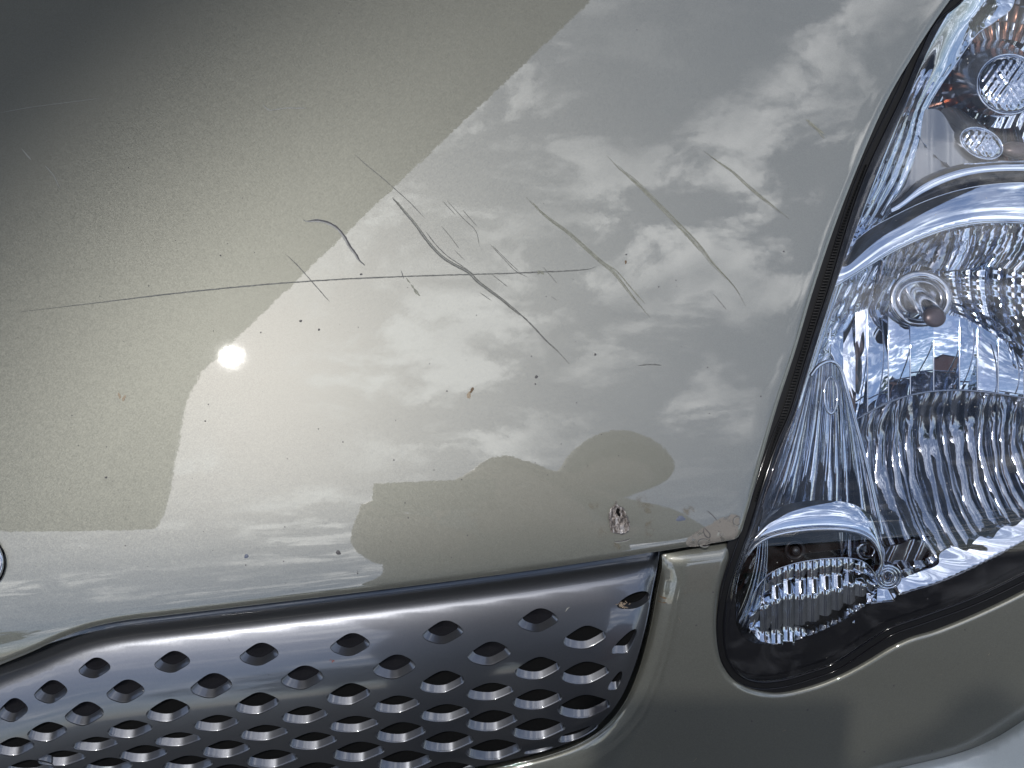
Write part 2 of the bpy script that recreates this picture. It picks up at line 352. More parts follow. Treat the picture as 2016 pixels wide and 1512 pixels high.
# ------------------------------------------------------------------ headlamp
def mk_glass():
    m = bpy.data.materials.new('clear_lens'); m.use_nodes = True; t = m.node_tree; t.nodes.clear()
    o = t.nodes.new('ShaderNodeOutputMaterial'); mx = t.nodes.new('ShaderNodeMixShader'); tr = t.nodes.new('ShaderNodeBsdfTransparent'); gl = t.nodes.new('ShaderNodeBsdfGlossy'); lw = t.nodes.new('ShaderNodeLayerWeight')
    tr.inputs[0].default_value = (.95, .96, .97, 1); gl.inputs['Roughness'].default_value = .012; lw.inputs['Blend'].default_value = .5
    fz = M('ADD', M('MULTIPLY', M('POWER', lw.outputs['Facing'], 5.0, nt=t), .93, nt=t), .07, nt=t); t.links.new(fz, mx.inputs[0]); t.links.new(tr.outputs[0], mx.inputs[1]); t.links.new(gl.outputs[0], mx.inputs[2])
    hz = t.nodes.new('ShaderNodeBsdfDiffuse'); hz.inputs[0].default_value = (.6, .6, .62, 1); m2 = t.nodes.new('ShaderNodeMixShader'); ge = t.nodes.new('ShaderNodeNewGeometry'); nz = t.nodes.new('ShaderNodeTexNoise'); nz.inputs['Scale'].default_value = 38; nz.inputs['Detail'].default_value = 5; nz.inputs['Distortion'].default_value = 1.2
    mr = t.nodes.new('ShaderNodeMapRange'); mr.inputs[1].default_value = .48; mr.inputs[2].default_value = .75; mr.inputs[4].default_value = .05
    t.links.new(ge.outputs['Position'], nz.inputs[0]); t.links.new(nz.outputs[0], mr.inputs[0]); t.links.new(mr.outputs[0], m2.inputs[0]); t.links.new(mx.outputs[0], m2.inputs[1]); t.links.new(hz.outputs[0], m2.inputs[2]); t.links.new(m2.outputs[0], o.inputs[0])
    return m
M_LENS = mk_glass()
M_CLEAR = mat('bulb_glass', (.9, .93, .95), .03); M_CLEAR.node_tree.nodes['Principled BSDF'].inputs['Transmission Weight'].default_value = 1
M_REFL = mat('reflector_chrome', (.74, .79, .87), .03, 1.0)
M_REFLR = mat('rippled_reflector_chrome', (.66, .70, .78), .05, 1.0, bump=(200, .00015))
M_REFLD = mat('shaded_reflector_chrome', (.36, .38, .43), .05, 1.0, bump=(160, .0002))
M_AMBER = mat('painted_amber_reflection', (.62, .30, .20), .15, 1.0)  # orange reflection of the signal bulb, painted in as chrome colour
M_SMOKE = mat('smoky_tube_plastic', (.22, .23, .25), .22, .6, coat=1, bump=(100, .0002))
M_CAP = mat('bulb_cap_paint', (.13, .10, .10), .35, .5)

lamp = bpy.data.objects.new('headlamp', None); col.objects.link(lamp); lamp.parent = car
def lay(d): return lambda px, py: skin(px, py)-d
LENS_L = [(1975, -130), (1930, -60), (1893, 0), (1844, 42), (1810, 108), (1781, 178), (1743, 257), (1711, 325), (1684, 395), (1658, 478), (1631, 569), (1606, 645), (1581, 725), (1556, 809), (1530, 870), (1503, 950), (1474, 1043), (1457, 1093), (1440, 1142), (1428, 1194), (1424, 1246), (1432, 1296), (1457, 1330), (1492, 1343), (1540, 1340), (1590, 1326), (1645, 1306), (1712, 1262), (1756, 1236), (1813, 1216), (1916, 1178), (2016, 1130), (2120, 1072), (2290, 975)]
LENS_L = [p for p in LENS_L]
LENS = join(LENS_L, [(2290, 975), (2330, 300), (2250, -130)], [(2250, -130), (1975, -130)], step=9)
LE = cat(LENS_L, step=12)
def h_lens(px, py):
    d = dist(px, py, LE)
    return skin(px, py)-.0026*np.clip(1-d/13, 0, 1)**2-.0012
sheet('lens', LENS, h_lens, M_LENS, lamp, step=16, rings=(1.2, 3, 5.5, 8.5, 12), thick=.005)

# body seal between the panels and the lamp
def off(line, d):
    t = np.gradient(line, axis=0); t /= np.linalg.norm(t, axis=1, keepdims=True); return line+d*np.stack([t[:, 1], -t[:, 0]], 1)
SE_O = join([(2060+8, -250), (1925-10, -80), (1868-14, 0), (1738-8, 195), (1632, 450), (1592, 570), (1558, 686), (1492, 898), (1453, 1045), (1435, 1062), (1425, 1115), (1411, 1162), (1406, 1235), (1415, 1303), (1440, 1341), (1478, 1361), (1532, 1369), (1592, 1357), (1655, 1334), (1704, 1309), (1752, 1280), (1842, 1245), (1932, 1208), (2020, 1165), (2124, 1108), (2304, 1008)], [(2304, 1008), (2380, 300), (2300, -250)], [(2300, -250), (2068, -250)], step=12)
lin = np.array([p for p in off(LE, 4.0)])
HOLE = np.array([p for p in off(LENS, 0)])
cen = np.array([1900., 500.])
def shrink(ol, d):
    t = np.roll(ol, -1, 0)-np.roll(ol, 1, 0); t /= np.linalg.norm(t, axis=1, keepdims=True)+1e-9
    s = 1 if area(ol) > 0 else -1
    return ol+s*d*np.stack([-t[:, 1], t[:, 0]], 1)
seal = sheet('lamp_seal', SE_O, lay(.0075), M_RUBBER, lamp, step=16, rings=(3,), thick=.02, holes=[shrink(LENS, 4)])
# fine teeth along the seal
V = []; F = []
tr_ = cat([(1690, 325), (1640, 455), (1600, 575), (1566, 690), (1530, 800), (1500, 903), (1478, 985)], step=6.2)
ly = np.array([p[1] for p in LENS_L[3:20]]); lx = np.array([p[0] for p in LENS_L[3:20]])
for i, (x, y) in enumerate(tr_):
    xl = np.interp(y, ly, lx); x0 = x+13; x1 = xl-5; b = len(V)
    for yy, hh in ((y-1.9, -.0085), (y-1.2, -.0046), (y+1.2, -.0046), (y+1.9, -.0085)):
        for xx in (x0, x1): V.append(P(xx, yy+(x1-xx)*.05, float(skin(xx, yy))+hh-(.0012 if xx == x0 else 0)))
    for k in range(3): F.append((b+2*k, b+2*k+2, b+2*k+3, b+2*k+1))
    F += [(b, b+2, b+4, b+6), (b+1, b+3, b+5, b+7)]
tag(mesh_obj('seal_teeth', V, F, M_RUBBER, lamp, smooth=False), kind='stuff')

def tube(name, line, r, hf, m, parent, nr=8, rend=None):
    line = np.array(line, float); n = len(line); p = P(line[:, 0], line[:, 1], hf(line[:, 0], line[:, 1])); t = np.gradient(p, axis=0); t /= np.linalg.norm(t, axis=1, keepdims=True)
    s = np.cross(t, HV); s /= np.linalg.norm(s, axis=1, keepdims=True); u = np.cross(s, t); V = []; F = []
    rr = np.linspace(r, rend if rend is not None else r, n)*K
    for i in range(n):
        for j in range(nr):
            a = 2*math.pi*j/nr; V.append(p[i]+rr[i]*(math.cos(a)*s[i]+math.sin(a)*u[i]))
    for i in range(n-1):
        for j in range(nr): F.append((i*nr+j, i*nr+(j+1) % nr, (i+1)*nr+(j+1) % nr, (i+1)*nr+j))
    return mesh_obj(name, V, F, m, parent)
tube('lens_rim', off(LE, 1.0), 2.6, lay(.0035), M_GLOSSBLACK, lamp)
tube('bezel_bead', off(LE, -13.0), 1.6, lay(.0072), M_GLOSSBLACK, lamp)

WIN_L = [(1960, -130), (1925, -50), (1868, 22), (1820, 112), (1775, 222), (1735, 318), (1700, 410), (1672, 485), (1640, 572), (1615, 650), (1589, 735), (1563, 820), (1538, 898), (1511, 985), (1485, 1050), (1465, 1100), (1450, 1150), (1446, 1200), (1451, 1236), (1468, 1259), (1500, 1269), (1545, 1267), (1600, 1250), (1660, 1222), (1706, 1193), (1745, 1186), (1762, 1184), (1772, 1173), (1850, 1148), (1940, 1108), (2016, 1068), (2120, 1010), (2220, 950)]
WIN = join(WIN_L, [(2220, 950), (2260, 300), (2200, -130)], [(2200, -130), (1960, -130)], step=9)
sheet('bezel', shrink(LENS, 1.5), lay(.0075), M_GLOSSBLACK, lamp, step=14, rings=(2, 6), thick=.004, holes=[WIN])
sheet('bezel_wall', shrink(WIN, -3), lay(.0082), M_GLOSSBLACK, lamp, step=16, rings=(1.5,), thick=.05, holes=[shrink(WIN, 1)])

WL = cat(WIN_L, step=14)
def h_liner(px, py):
    d = dist(px, py, WL); t = np.clip(d/170, 0, 1)
    return skin(px, py)-.038-.045*t**.75+.0012*np.sin(d*.33+py*.006)*np.clip(1.2-t, 0, 1)
sheet('lamp_liner', shrink(WIN, -2), h_liner, M_REFL, lamp, step=8, rings=(2, 5, 9, 14), analytic=True)

def patch(name, cl, cr, hf, m, parent=lamp, nu=8, nv=24, bump=0., step=0., ph=0.0, rip=None, obj=True):
    cl = np.array(cl, float); cr = np.array(cr, float)
    def rs(c):
        s = np.concatenate([[0], np.cumsum(np.linalg.norm(np.diff(c, axis=0), axis=1))]); q = np.linspace(0, s[-1], nv+1)
        return np.stack([np.interp(q, s, c[:, 0]), np.interp(q, s, c[:, 1])], 1)
    A, B = rs(cl), rs(cr); u = np.linspace(0, 1, nu+1); v = np.linspace(0, 1, nv+1)
    Q = A[:, None]*(1-u)[None, :, None]+B[:, None]*u[None, :, None]
    h = hf(Q[..., 0], Q[..., 1])+bump*(1-(2*u-1)**2)[None]+step*(u-.5)[None]
    if rip: h = h+rip(u[None, :], v[:, None])
    V = P(Q[..., 0], Q[..., 1], h).reshape(-1, 3); w_ = nu+1
    F = [(i*w_+j, (i+1)*w_+j, (i+1)*w_+j+1, i*w_+j+1) for i in range(nv) for j in range(nu)]
    if not obj: return V, F
    return mesh_obj(name, V, F, m, parent)
def interp_line(c, t):
    c = np.array(c, float); s = np.concatenate([[0], np.cumsum(np.linalg.norm(np.diff(c, axis=0), axis=1))]); s /= s[-1]
    return np.array([np.interp(t, s, c[:, 0]), np.interp(t, s, c[:, 1])])
def flutes(name, top, bot, n, hf, m, bump=.001, step=0., jit=0., bend=0., rnd=0., nv=20, nu=8, rip=None, ts=None):
    top = cat(top, step=6); bot = cat(bot, step=6); ts = np.linspace(0, 1, n+1) if ts is None else ts
    def line(t):
        a = interp_line(top, t); b = interp_line(bot, t); s = np.linspace(0, 1, 9)[:, None]; d = b-a; nn = np.array([d[1], -d[0]])
        return a+(b-a)*s+nn*bend*(4*s*(1-s))
    for i in range(n):
        q = (RNG.rand(4)-.5)*2; dh = q[0]*jit; tv = q[1]*rnd; tu = q[2]*rnd; a_ = q[3]
        r_ = (lambda u, v, tv=tv, tu=tu, a_=a_: tv*(v-.5)+tu*(u-.5)*.5+(rip(u, v, a_) if rip else 0))
        patch(name, line(ts[i]), line(ts[i+1]), lambda x, y: hf(x, y)+dh, m, bump=bump, step=step, rip=r_, nv=nv, nu=nu)

# --- chrome side trim with ridges
ST_R = [(2015, -130), (1995, 10), (1960, 42), (1924, 68), (1876, 135), (1844, 182), (1822, 225), (1812, 280), (1782, 365), (1750, 412), (1726, 447), (1690, 480), (1662, 505)]
ST_L = [(1950, -130), (1922, -40), (1866, 26), (1819, 112), (1774, 222), (1734, 318), (1699, 410), (1676, 470), (1655, 515)]
ST = join(ST_L, [(1655, 515), (1662, 505)], ST_R[::-1], [(2015, -130), (1950, -130)], step=7)
STL = cat(ST_L, step=12); STR = cat(ST_R, step=12)
def h_trim(px, py):
    a = dist(px, py, STL); b = dist(px, py, STR); t = a/(a+b+1e-6); f = np.clip((py-120)/200, 0, 1)
    return skin(px, py)-.009-.016*t**1.3-.003*np.sin(t*math.pi)+(.0006*np.sin(t*2*math.pi*3.5)+.00006*np.sin(py*.05))*f
sheet('side_trim', ST, h_trim, M_REFL, lamp, step=5, rings=(1.5, 3.5), thick=.004)

# --- turn signal: fluted bowl, tube with ribbed cap, small side lamp
def ell(cx, cy, rx, ry, rot, a):
    c, s = math.cos(rot), math.sin(rot); x = rx*math.cos(a); y = ry*math.sin(a); return (cx+x*c-y*s, cy+x*s+y*c)
def h_sig(px, py):
    r = np.hypot(px-1975, py-165)/190; return skin(px, py)-.062+.036*np.clip(r, 0, 1.3)**2
nf = 46
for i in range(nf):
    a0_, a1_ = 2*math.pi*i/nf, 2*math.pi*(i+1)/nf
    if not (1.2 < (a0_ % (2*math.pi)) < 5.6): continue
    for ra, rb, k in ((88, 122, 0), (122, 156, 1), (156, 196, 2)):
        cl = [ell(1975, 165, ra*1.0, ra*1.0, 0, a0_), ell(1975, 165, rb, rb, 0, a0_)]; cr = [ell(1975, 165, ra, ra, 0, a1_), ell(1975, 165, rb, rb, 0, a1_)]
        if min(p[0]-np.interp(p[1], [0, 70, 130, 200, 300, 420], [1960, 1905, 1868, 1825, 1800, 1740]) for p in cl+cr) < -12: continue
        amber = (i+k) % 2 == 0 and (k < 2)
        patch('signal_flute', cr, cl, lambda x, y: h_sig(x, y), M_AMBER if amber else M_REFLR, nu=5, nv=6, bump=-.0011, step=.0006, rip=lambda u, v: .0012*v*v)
def cone(name, c0, r0, h0, c1, r1, h1, m, parent=lamp, ns=48, nl=8, caps=False, rot=0, bulge=0.0):
    V = []; F = []
    for l in range(nl+1):
        t = l/nl
        for i in range(ns):
            a = 2*math.pi*i/ns
            x, y = ell(c0[0]+(c1[0]-c0[0])*t, c0[1]+(c1[1]-c0[1])*t, r0[0]+(r1[0]-r0[0])*t+bulge*math.sin(math.pi*t), r0[1]+(r1[1]-r0[1])*t+bulge*math.sin(math.pi*t), rot, a)
            V.append(P(x, y, float(skin(x, y))+h0+(h1-h0)*t))
    for l in range(nl):
        for i in range(ns): F.append((l*ns+i, l*ns+(i+1) % ns, (l+1)*ns+(i+1) % ns, (l+1)*ns+i))
    return mesh_obj(name, V, F, m, parent)
def dome(name, c, r, h, hgt, m, parent=lamp, rot=0, ns=48, nl=10, ribs=0, amp=0):
    V = []; F = []
    for l in range(nl+1):
        t = l/nl*math.pi/2; rr = math.cos(t)
        for i in range(ns):
            a = 2*math.pi*i/ns; x, y = ell(c[0], c[1], r[0]*rr, r[1]*rr, rot, a)
            dz = amp*math.cos((x-c[0])*ribs)*math.cos((y-c[1])*ribs*.7)*min(1, (1-rr)*8) if ribs else 0
            V.append(P(x, y, float(skin(x, y))+h+hgt*math.sin(t)+dz))
    for l in range(nl):
        for i in range(ns): F.append((l*ns+i, l*ns+(i+1) % ns, (l+1)*ns+(i+1) % ns, (l+1)*ns+i))
    return mesh_obj(name, V, F, m, parent)
cone('signal_tube', (1952, 152), (82, 76), -.056, (1986, 166), (64, 60), -.020, M_SMOKE, bulge=4)
tube('signal_tube_rim', [ell(1986, 166, 63, 59, 0, a) for a in np.linspace(0, 2*math.pi, 60)], 2.2, lay(.020), M_REFL, lamp)
dome('signal_cap', (1986, 166), (61, 57), -.021, .006, M_REFLR, ribs=.42, amp=.0007, nl=18, ns=72)
DP = join([(1814, 215), (1850, 218), (1880, 262), (1925, 310), (1985, 322)], [(1985, 322), (1930, 322), (1876, 330), (1813, 355), (1765, 392), (1745, 412)], [(1745, 412), (1782, 365), (1806, 290), (1814, 215)], step=7)
sheet('smoky_panel', DP, lambda x, y: skin(x, y)-.024+.0006*np.sin(x*.09), M_SMOKE, lamp, step=9, rings=(2,), thick=.004)
cone('side_lamp_tube', (1876, 246), (40, 34), -.045, (1932, 282), (45, 29), -.019, M_SMOKE, rot=.42)
tube('side_lamp_rim', [ell(1932, 282, 44, 28, .42, a) for a in np.linspace(0, 2*math.pi, 50)], 1.8, lay(.019), M_REFL, lamp)
dome('side_lamp_cap', (1932, 282), (43, 27), -.020, .004, M_REFLR, rot=.42, ribs=.45, amp=.0006, nl=14, ns=60)
dome('side_lamp_bulb', (2002, 296), (34, 17), -.026, .008, M_CAP, rot=.1)

# --- arches over the main reflector
A1 = [(1752, 402), (1771, 388), (1813, 352), (1876, 327), (1940, 318), (2016, 316), (2120, 322), (2230, 345)]
A2 = [(1756, 418), (1775, 408), (1813, 382), (1876, 353), (1940, 339), (2016, 336), (2120, 342), (2230, 365)]
A3 = [(1720, 452), (1749, 430), (1813, 399), (1876, 377), (1940, 364), (2016, 359), (2120, 364), (2230, 386)]
A4 = [(1631, 571), (1686, 538), (1749, 500), (1813, 469), (1876, 448), (1940, 438), (2016, 440), (2120, 458), (2230, 500)]
A3b = [(1655, 500), (1690, 468), (1720, 446)]
patch('arch_ridge', cat(A1, step=5), cat(A2, step=5), lay(.019), M_REFL, nu=10, nv=90, bump=.0010, step=.002)
patch('arch_groove', cat(A2, step=5), cat(A3, step=5), lay(.021), M_GLOSSBLACK, nu=6, nv=90, bump=-.003, step=0)
AW = join(A3b+A3[1:], [(2230, 386), (2230, 500)], A4[::-1], [(1631, 571), (1655, 500)], step=6)
a4 = cat(A4, step=10); a3 = cat(A3b+A3[1:], step=10)
def h_arch(px, py):
    b = dist(px, py, a4); a = dist(px, py, a3); t = a/(a+b+1e-6)
    return skin(px, py)-.0155+.0045*t-.0012*(2*t-1)**2-.001*np.clip((t-.93)/.07, 0, 1)**2
sheet('arch_band', AW, h_arch, M_REFL, lamp, step=6, rings=(1.5, 4), thick=.012)
tube('arch_lip', cat(A4, step=6), 2.4, lambda x, y: h_arch(x, y)-.0003, M_REFL, lamp)

# --- main reflector: upper flutes, mid facets, lower rippled fan
BC = (1815, 600)
def h_bowl(px, py):
    r2 = ((px-BC[0])**2+(py-BC[1])**2)/320.**2
    return skin(px, py)-.066+.042*np.clip(r2, 0, 1.4)
MID1 = [(1606, 650), (1640, 632), (1680, 612), (1710, 600)]
rp = lambda u, v, a: .0006*np.sin(v*8+a*9)+.00012*np.sin(v*23+u*3+a*20)
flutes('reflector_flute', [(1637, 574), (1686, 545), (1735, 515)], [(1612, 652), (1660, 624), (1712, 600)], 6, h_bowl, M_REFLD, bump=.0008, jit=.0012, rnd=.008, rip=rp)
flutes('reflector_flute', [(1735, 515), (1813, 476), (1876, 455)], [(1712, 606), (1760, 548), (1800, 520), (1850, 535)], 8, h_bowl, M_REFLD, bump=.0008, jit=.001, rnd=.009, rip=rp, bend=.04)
flutes('reflector_flute', [(1876, 455), (1940, 444), (2016, 446), (2110, 462)], [(1850, 535), (1890, 530), (1935, 525), (1990, 530), (2060, 540)], 11, h_bowl, M_REFL, bump=.0008, step=.001, jit=.001, rnd=.008, rip=rp, bend=.06)
flutes('reflector_flute', [(1850, 535), (1890, 530), (1935, 525), (1990, 530), (2060, 540)], [(1872, 612), (1905, 628), (1950, 655), (2010, 688), (2090, 730)], 7, h_bowl, M_REFL, bump=.0012, step=.0015, rnd=.008, rip=lambda u, v, a: .00022*np.sin(v*44+a)+.0012*np.sin(v*9+a), nv=60, bend=-.08)
# mid facets, each a plane strip of its own tilt
SH = [(1673, 832), (1717, 808), (1749, 792), (1797, 777), (1844, 770), (1908, 769), (2016, 784), (2140, 815)]
shx = np.array([p[0] for p in SH]); shy = np.array([p[1] for p in SH])
cols = [1585, 1612, 1636, 1660, 1684, 1708, 1749, 1792, 1838, 1889, 1924, 1965, 2016, 2080]
def ytop(x): return np.interp(x, [1585, 1606, 1660, 1710, 1760, 1870, 1900, 2000, 2090], [735, 655, 626, 606, 616, 616, 628, 682, 730])
def ybot(x): return np.interp(x, [1585, 1612, 1640, 1660, 1673, 1717], [742, 722, 716, 780, 832, 808]) if x < 1717 else np.interp(x, shx, shy)
tilts = [(.003, .002), (-.004, .004), (.006, -.003), (.010, .003), (-.006, .004), (.004, -.004), (-.009, .003), (-.013, -.002), (-.012, .002), (-.002, -.004), (.010, .003), (.006, -.003), (.003, .003)]
for i in range(len(cols)-1):
    x0, x1 = cols[i], cols[i+1]; tv, tu = tilts[i]
    cl = [(x0, ytop(x0)), (x0, .5*(ytop(x0)+ybot(x0))), (x0, ybot(x0))]; cr = [(x1, ytop(x1)), (x1, .5*(ytop(x1)+ybot(x1))), (x1, ybot(x1))]
    patch('reflector_facet', cl, cr, lambda x, y: skin(x, y)-.050+.00003*0, M_REFL, nu=6, nv=24, bump=.0002, step=tu*.5, rip=lambda u, v, tv=tv, i=i: (tv-.006)*(v-.5)-.012*(v-.5)**2+.00003*np.sin(v*24+i))
    if x0 > 1700: tube('facet_edge', [(x0, ytop(x0)+4), (x0, ybot(x0)-2)], 1.7, lay(.048), M_REFL, lamp)
tube('shelf_edge', cat(SH, step=8), 2.2, lay(.040), M_REFLD, lamp)
SC = [(1746, 1150), (1771, 1139), (1810, 1126), (1847, 1111), (1850, 1091), (1866, 1080), (1881, 1077), (1895, 1083), (1905, 1084), (1916, 1068), (1930, 1056), (1943, 1060), (1954, 1060), (1964, 1046), (1978, 1036), (1998, 1036), (2016, 1022), (2040, 1024), (2080, 985), (2160, 945)]
def h_low(px, py):
    yt = np.interp(px, shx, shy); t = np.clip((py-yt)/310, 0, 1.1)
    return skin(px, py)-.056+.030*t**2.4+.011*np.exp(-(t/.16)**2)+.004*np.sin(px*.021+py*.012)*t*(1-t)
rp2 = lambda u, v, a: (.0010*np.sin(v*9+a*9+u*2)+.00025*np.sin(v*27+u*3+a*20))*(.35+.65*(1-v))
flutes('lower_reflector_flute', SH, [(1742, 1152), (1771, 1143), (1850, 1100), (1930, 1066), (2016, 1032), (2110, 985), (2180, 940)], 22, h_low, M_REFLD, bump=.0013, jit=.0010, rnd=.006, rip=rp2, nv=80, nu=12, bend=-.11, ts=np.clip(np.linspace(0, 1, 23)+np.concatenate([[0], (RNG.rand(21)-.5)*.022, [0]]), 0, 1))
SLR = [(1672, 832), (1690, 890), (1706, 950), (1722, 1020), (1738, 1080), (1746, 1150)]
# dark foot of the lower reflector
FT = join([(1738, 1080), (1770, 1072), (1800, 1062), (1822, 1070), (1846, 1106)], [(1846, 1106), (1810, 1126), (1771, 1141), (1746, 1152)], [(1746, 1152), (1738, 1080)], step=7)
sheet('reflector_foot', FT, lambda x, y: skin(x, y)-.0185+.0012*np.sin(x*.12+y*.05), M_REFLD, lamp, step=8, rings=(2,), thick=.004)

# --- bulb in its ring
torus_px('bulb_ring', 1812, 588, 55, 48, 8, lambda x, y: float(skin(x, y))-.040, M_CHROMEB, lamp, ns=64)
torus_px('bulb_ring', 1812, 588, 42, 35, 4, lambda x, y: float(skin(x, y))-.046, M_CHROMEB, lamp, ns=56)
sheet('bulb_dish', cat([(1812+50*math.cos(a), 588+43*math.sin(a)) for a in np.linspace(0, 2*math.pi, 16, endpoint=False)], closed=True, step=6), lambda x, y: skin(x, y)-.058+.014*(((x-1812)/50)**2+((y-588)/43)**2), M_CHROMEB, lamp, step=6, rings=(2,))
cone('bulb_capsule', (1803, 574), (23, 21), -.052, (1838, 622), (22, 19), -.022, M_CLEAR, ns=32)
cone('filament_holder', (1805, 578), (8, 8), -.052, (1824, 602), (5, 5), -.034, M_CHROMEB, ns=16)
dome('bulb_cap', (1840, 625), (22.5, 19.5), -.024, .0035, M_CAP, ns=36)
cone('bulb_cap_skirt', (1834, 616), (22, 19), -.030, (1840, 625), (22.5, 19.5), -.024, M_CAP, ns=36, nl=2)

# --- tall side reflector (half cone with fine flutes) and its bright edge
SRB = [(1492, 1035), (1530, 1020), (1580, 1008), (1640, 1005), (1690, 1015), (1722, 1040)]
def h_side(px, py):
    t = np.clip((py-715)/310, 0, 1); xc = 1632-28*t; wd = 22+100*t; s = np.clip((px-xc)/wd, -1.2, 1.2)
    return skin(px, py)-.014-.030*np.sqrt(np.clip(1.45-s*s, 0, 2))*(.35+.65*t)
flutes('side_reflector_flute', [(1592, 745), (1604, 727), (1622, 717), (1640, 714), (1652, 722), (1662, 745)], SRB, 13, h_side, M_REFLR, bump=.0008, jit=.0012, rnd=.006, nv=50, nu=8, rip=lambda u, v, a: .0006*np.sin(v*8+a*7)+.00008*np.sin(v*31+a*3), bend=.01)
tube('side_reflector_edge', cat([(1596, 740), (1612, 720), (1634, 711), (1652, 722), (1666, 765), (1684, 830), (1704, 905), (1722, 980), (1737, 1050)], step=8), 4.2, lay(.016), M_REFL, lamp)
torus_px('side_reflector_eye', 1636, 778, 13, 36, 3.5, lambda x, y: float(skin(x, y))-.026, M_REFL, lamp, ns=40, nr=8)
# --- left chrome wall beside the fog reflector
flutes('side_wall_flute', [(1492, 1035), (1502, 1045), (1512, 1060)], [(1449, 1215), (1462, 1236), (1480, 1250)], 5, lambda x, y: skin(x, y)-.016, M_REFL, bump=.003, rnd=.006, nv=30, step=-.003, bend=.06)

# --- visor, dark cavity, fog reflector
VT = [(1470, 1072), (1482, 1045), (1500, 1020), (1516, 1009), (1551, 993), (1606, 985), (1660, 988), (1693, 999), (1721, 1023), (1737, 1060), (1743, 1110), (1736, 1132)]
VB = [(1472, 1092), (1481, 1080), (1496, 1067), (1518, 1056), (1562, 1046), (1627, 1041), (1682, 1046), (1714, 1061), (1730, 1084), (1735, 1110), (1728, 1128)]
def h_vis(px, py):
    return skin(px, py)-.012
patch('visor', cat(VT, step=5), cat(VB, step=5), h_vis, M_REFL, nu=14, nv=80, bump=.0020, step=.0045)
tube('visor_lip', cat(VB, step=5), 3.6, lay(.0066), M_REFL, lamp)
CV = join(VB, [(1728, 1128), (1740, 1170), (1700, 1195)], [(1700, 1195), (1490, 1200), (1472, 1092)], step=8)
sheet('fog_cavity', CV, lay(.048), M_DARK, lamp, step=12, rings=(2,))
patch('cavity_wall', cat(VB, step=6), cat([(x*.9+160.5, y*.9+110) for x, y in VB], step=6), lay(.026), M_GLOSSBLACK, nu=5, nv=60, step=-.038)
torus_px('fog_bulb_ring', 1565, 1083, 17, 17, 4, lambda x, y: float(skin(x, y))-.038, M_BLACK, lamp, ns=32, nr=8)
dome('fog_bulb', (1567, 1084), (9, 9), -.036, .008, M_SMOKE, ns=20, nl=6)
flutes('fog_inner_flute', [(1640, 1048), (1682, 1050), (1712, 1063), (1730, 1090)], [(1645, 1104), (1682, 1108), (1705, 1115), (1728, 1128)], 4, lambda x, y: skin(x, y)-.028, M_REFLD, bump=.004, rnd=.012, nv=20)
torus_px('fog_inner_eye', 1706, 1084, 17, 14, 4, lambda x, y: float(skin(x, y))-.020, M_REFL, lamp, ns=32, nr=8)
FC = [1476, 1497, 1520, 1543, 1566, 1590, 1614, 1638, 1661, 1684, 1707, 1728]
ftx = [1476, 1484, 1497, 1520, 1551, 1590, 1638, 1682, 1708, 1728]; fty = [1200, 1170, 1148, 1126, 1113, 1104, 1099, 1100, 1111, 1138]
fbl = [1236, 1262, 1267, 1266, 1262, 1255, 1246, 1233, 1220, 1206, 1190]
fbr = [1262, 1267, 1270, 1271, 1269, 1264, 1254, 1243, 1228, 1210, 1184]
for i in range(11):
    x0, x1 = FC[i], FC[i+1]; q = (RNG.rand(3)-.5)*2
    def rr(u, v, q=q, i=i):
        return np.interp(v-.03*q[0], [0, .08, .20, .40, .46, .80, .86, 1], [0, .0008, .0006, .0068, .0074, .0052, .0060, .0100])+.001*q[1]*(v-.5)
    patch('fog_flute', [(x0, np.interp(x0, ftx, fty)), (x0-1.5, fbl[i])], [(x1, np.interp(x1, ftx, fty)), (x1-1.5, fbr[i])], lambda x, y: skin(x, y)-.018, M_REFLR if i % 3 else M_REFL, nu=10, nv=64, bump=-.0012, step=.0030, rip=rr)
tube('fog_lens_edge', cat(list(zip(ftx, fty)), step=5), 1.5, lay(.013), M_REFL, lamp)
# --- chrome strip under the reflectors
SB = [(1704, 1196), (1745, 1188), (1762, 1186), (1773, 1175), (1850, 1150), (1940, 1110), (2016, 1070), (2120, 1012), (2200, 965)]
CSO = join([(1728, 1150), (1738, 1130), (1752, 1124), (1762, 1135), (1771, 1139)], SC[1:], [(2160, 945), (2200, 965)], SB[::-1], [(1704, 1196), (1728, 1150)], step=5)
sbl = cat(SB, step=12)
def h_strip(px, py):
    d = dist(px, py, sbl); return skin(px, py)-.0095-.015*np.clip(d/75, 0, 1)+.0004*np.sin(px*.07+d*.1)*np.clip(d/40, 0, 1)-.0012*np.clip(1-d/5, 0, 1)**2
sheet('chrome_strip', CSO, h_strip, M_REFL, lamp, step=6, rings=(1.5, 3.5), thick=.008)
for rx, ry, hh in ((25, 22, .010), (18, 17, .008), (11, 12, .007)):
    torus_px('edge_ripple', 1748, 1136, rx, ry, 2.6, lambda x, y, hh=hh: float(skin(x, y))-hh-.004, M_REFL, lamp, ns=36, nr=8)

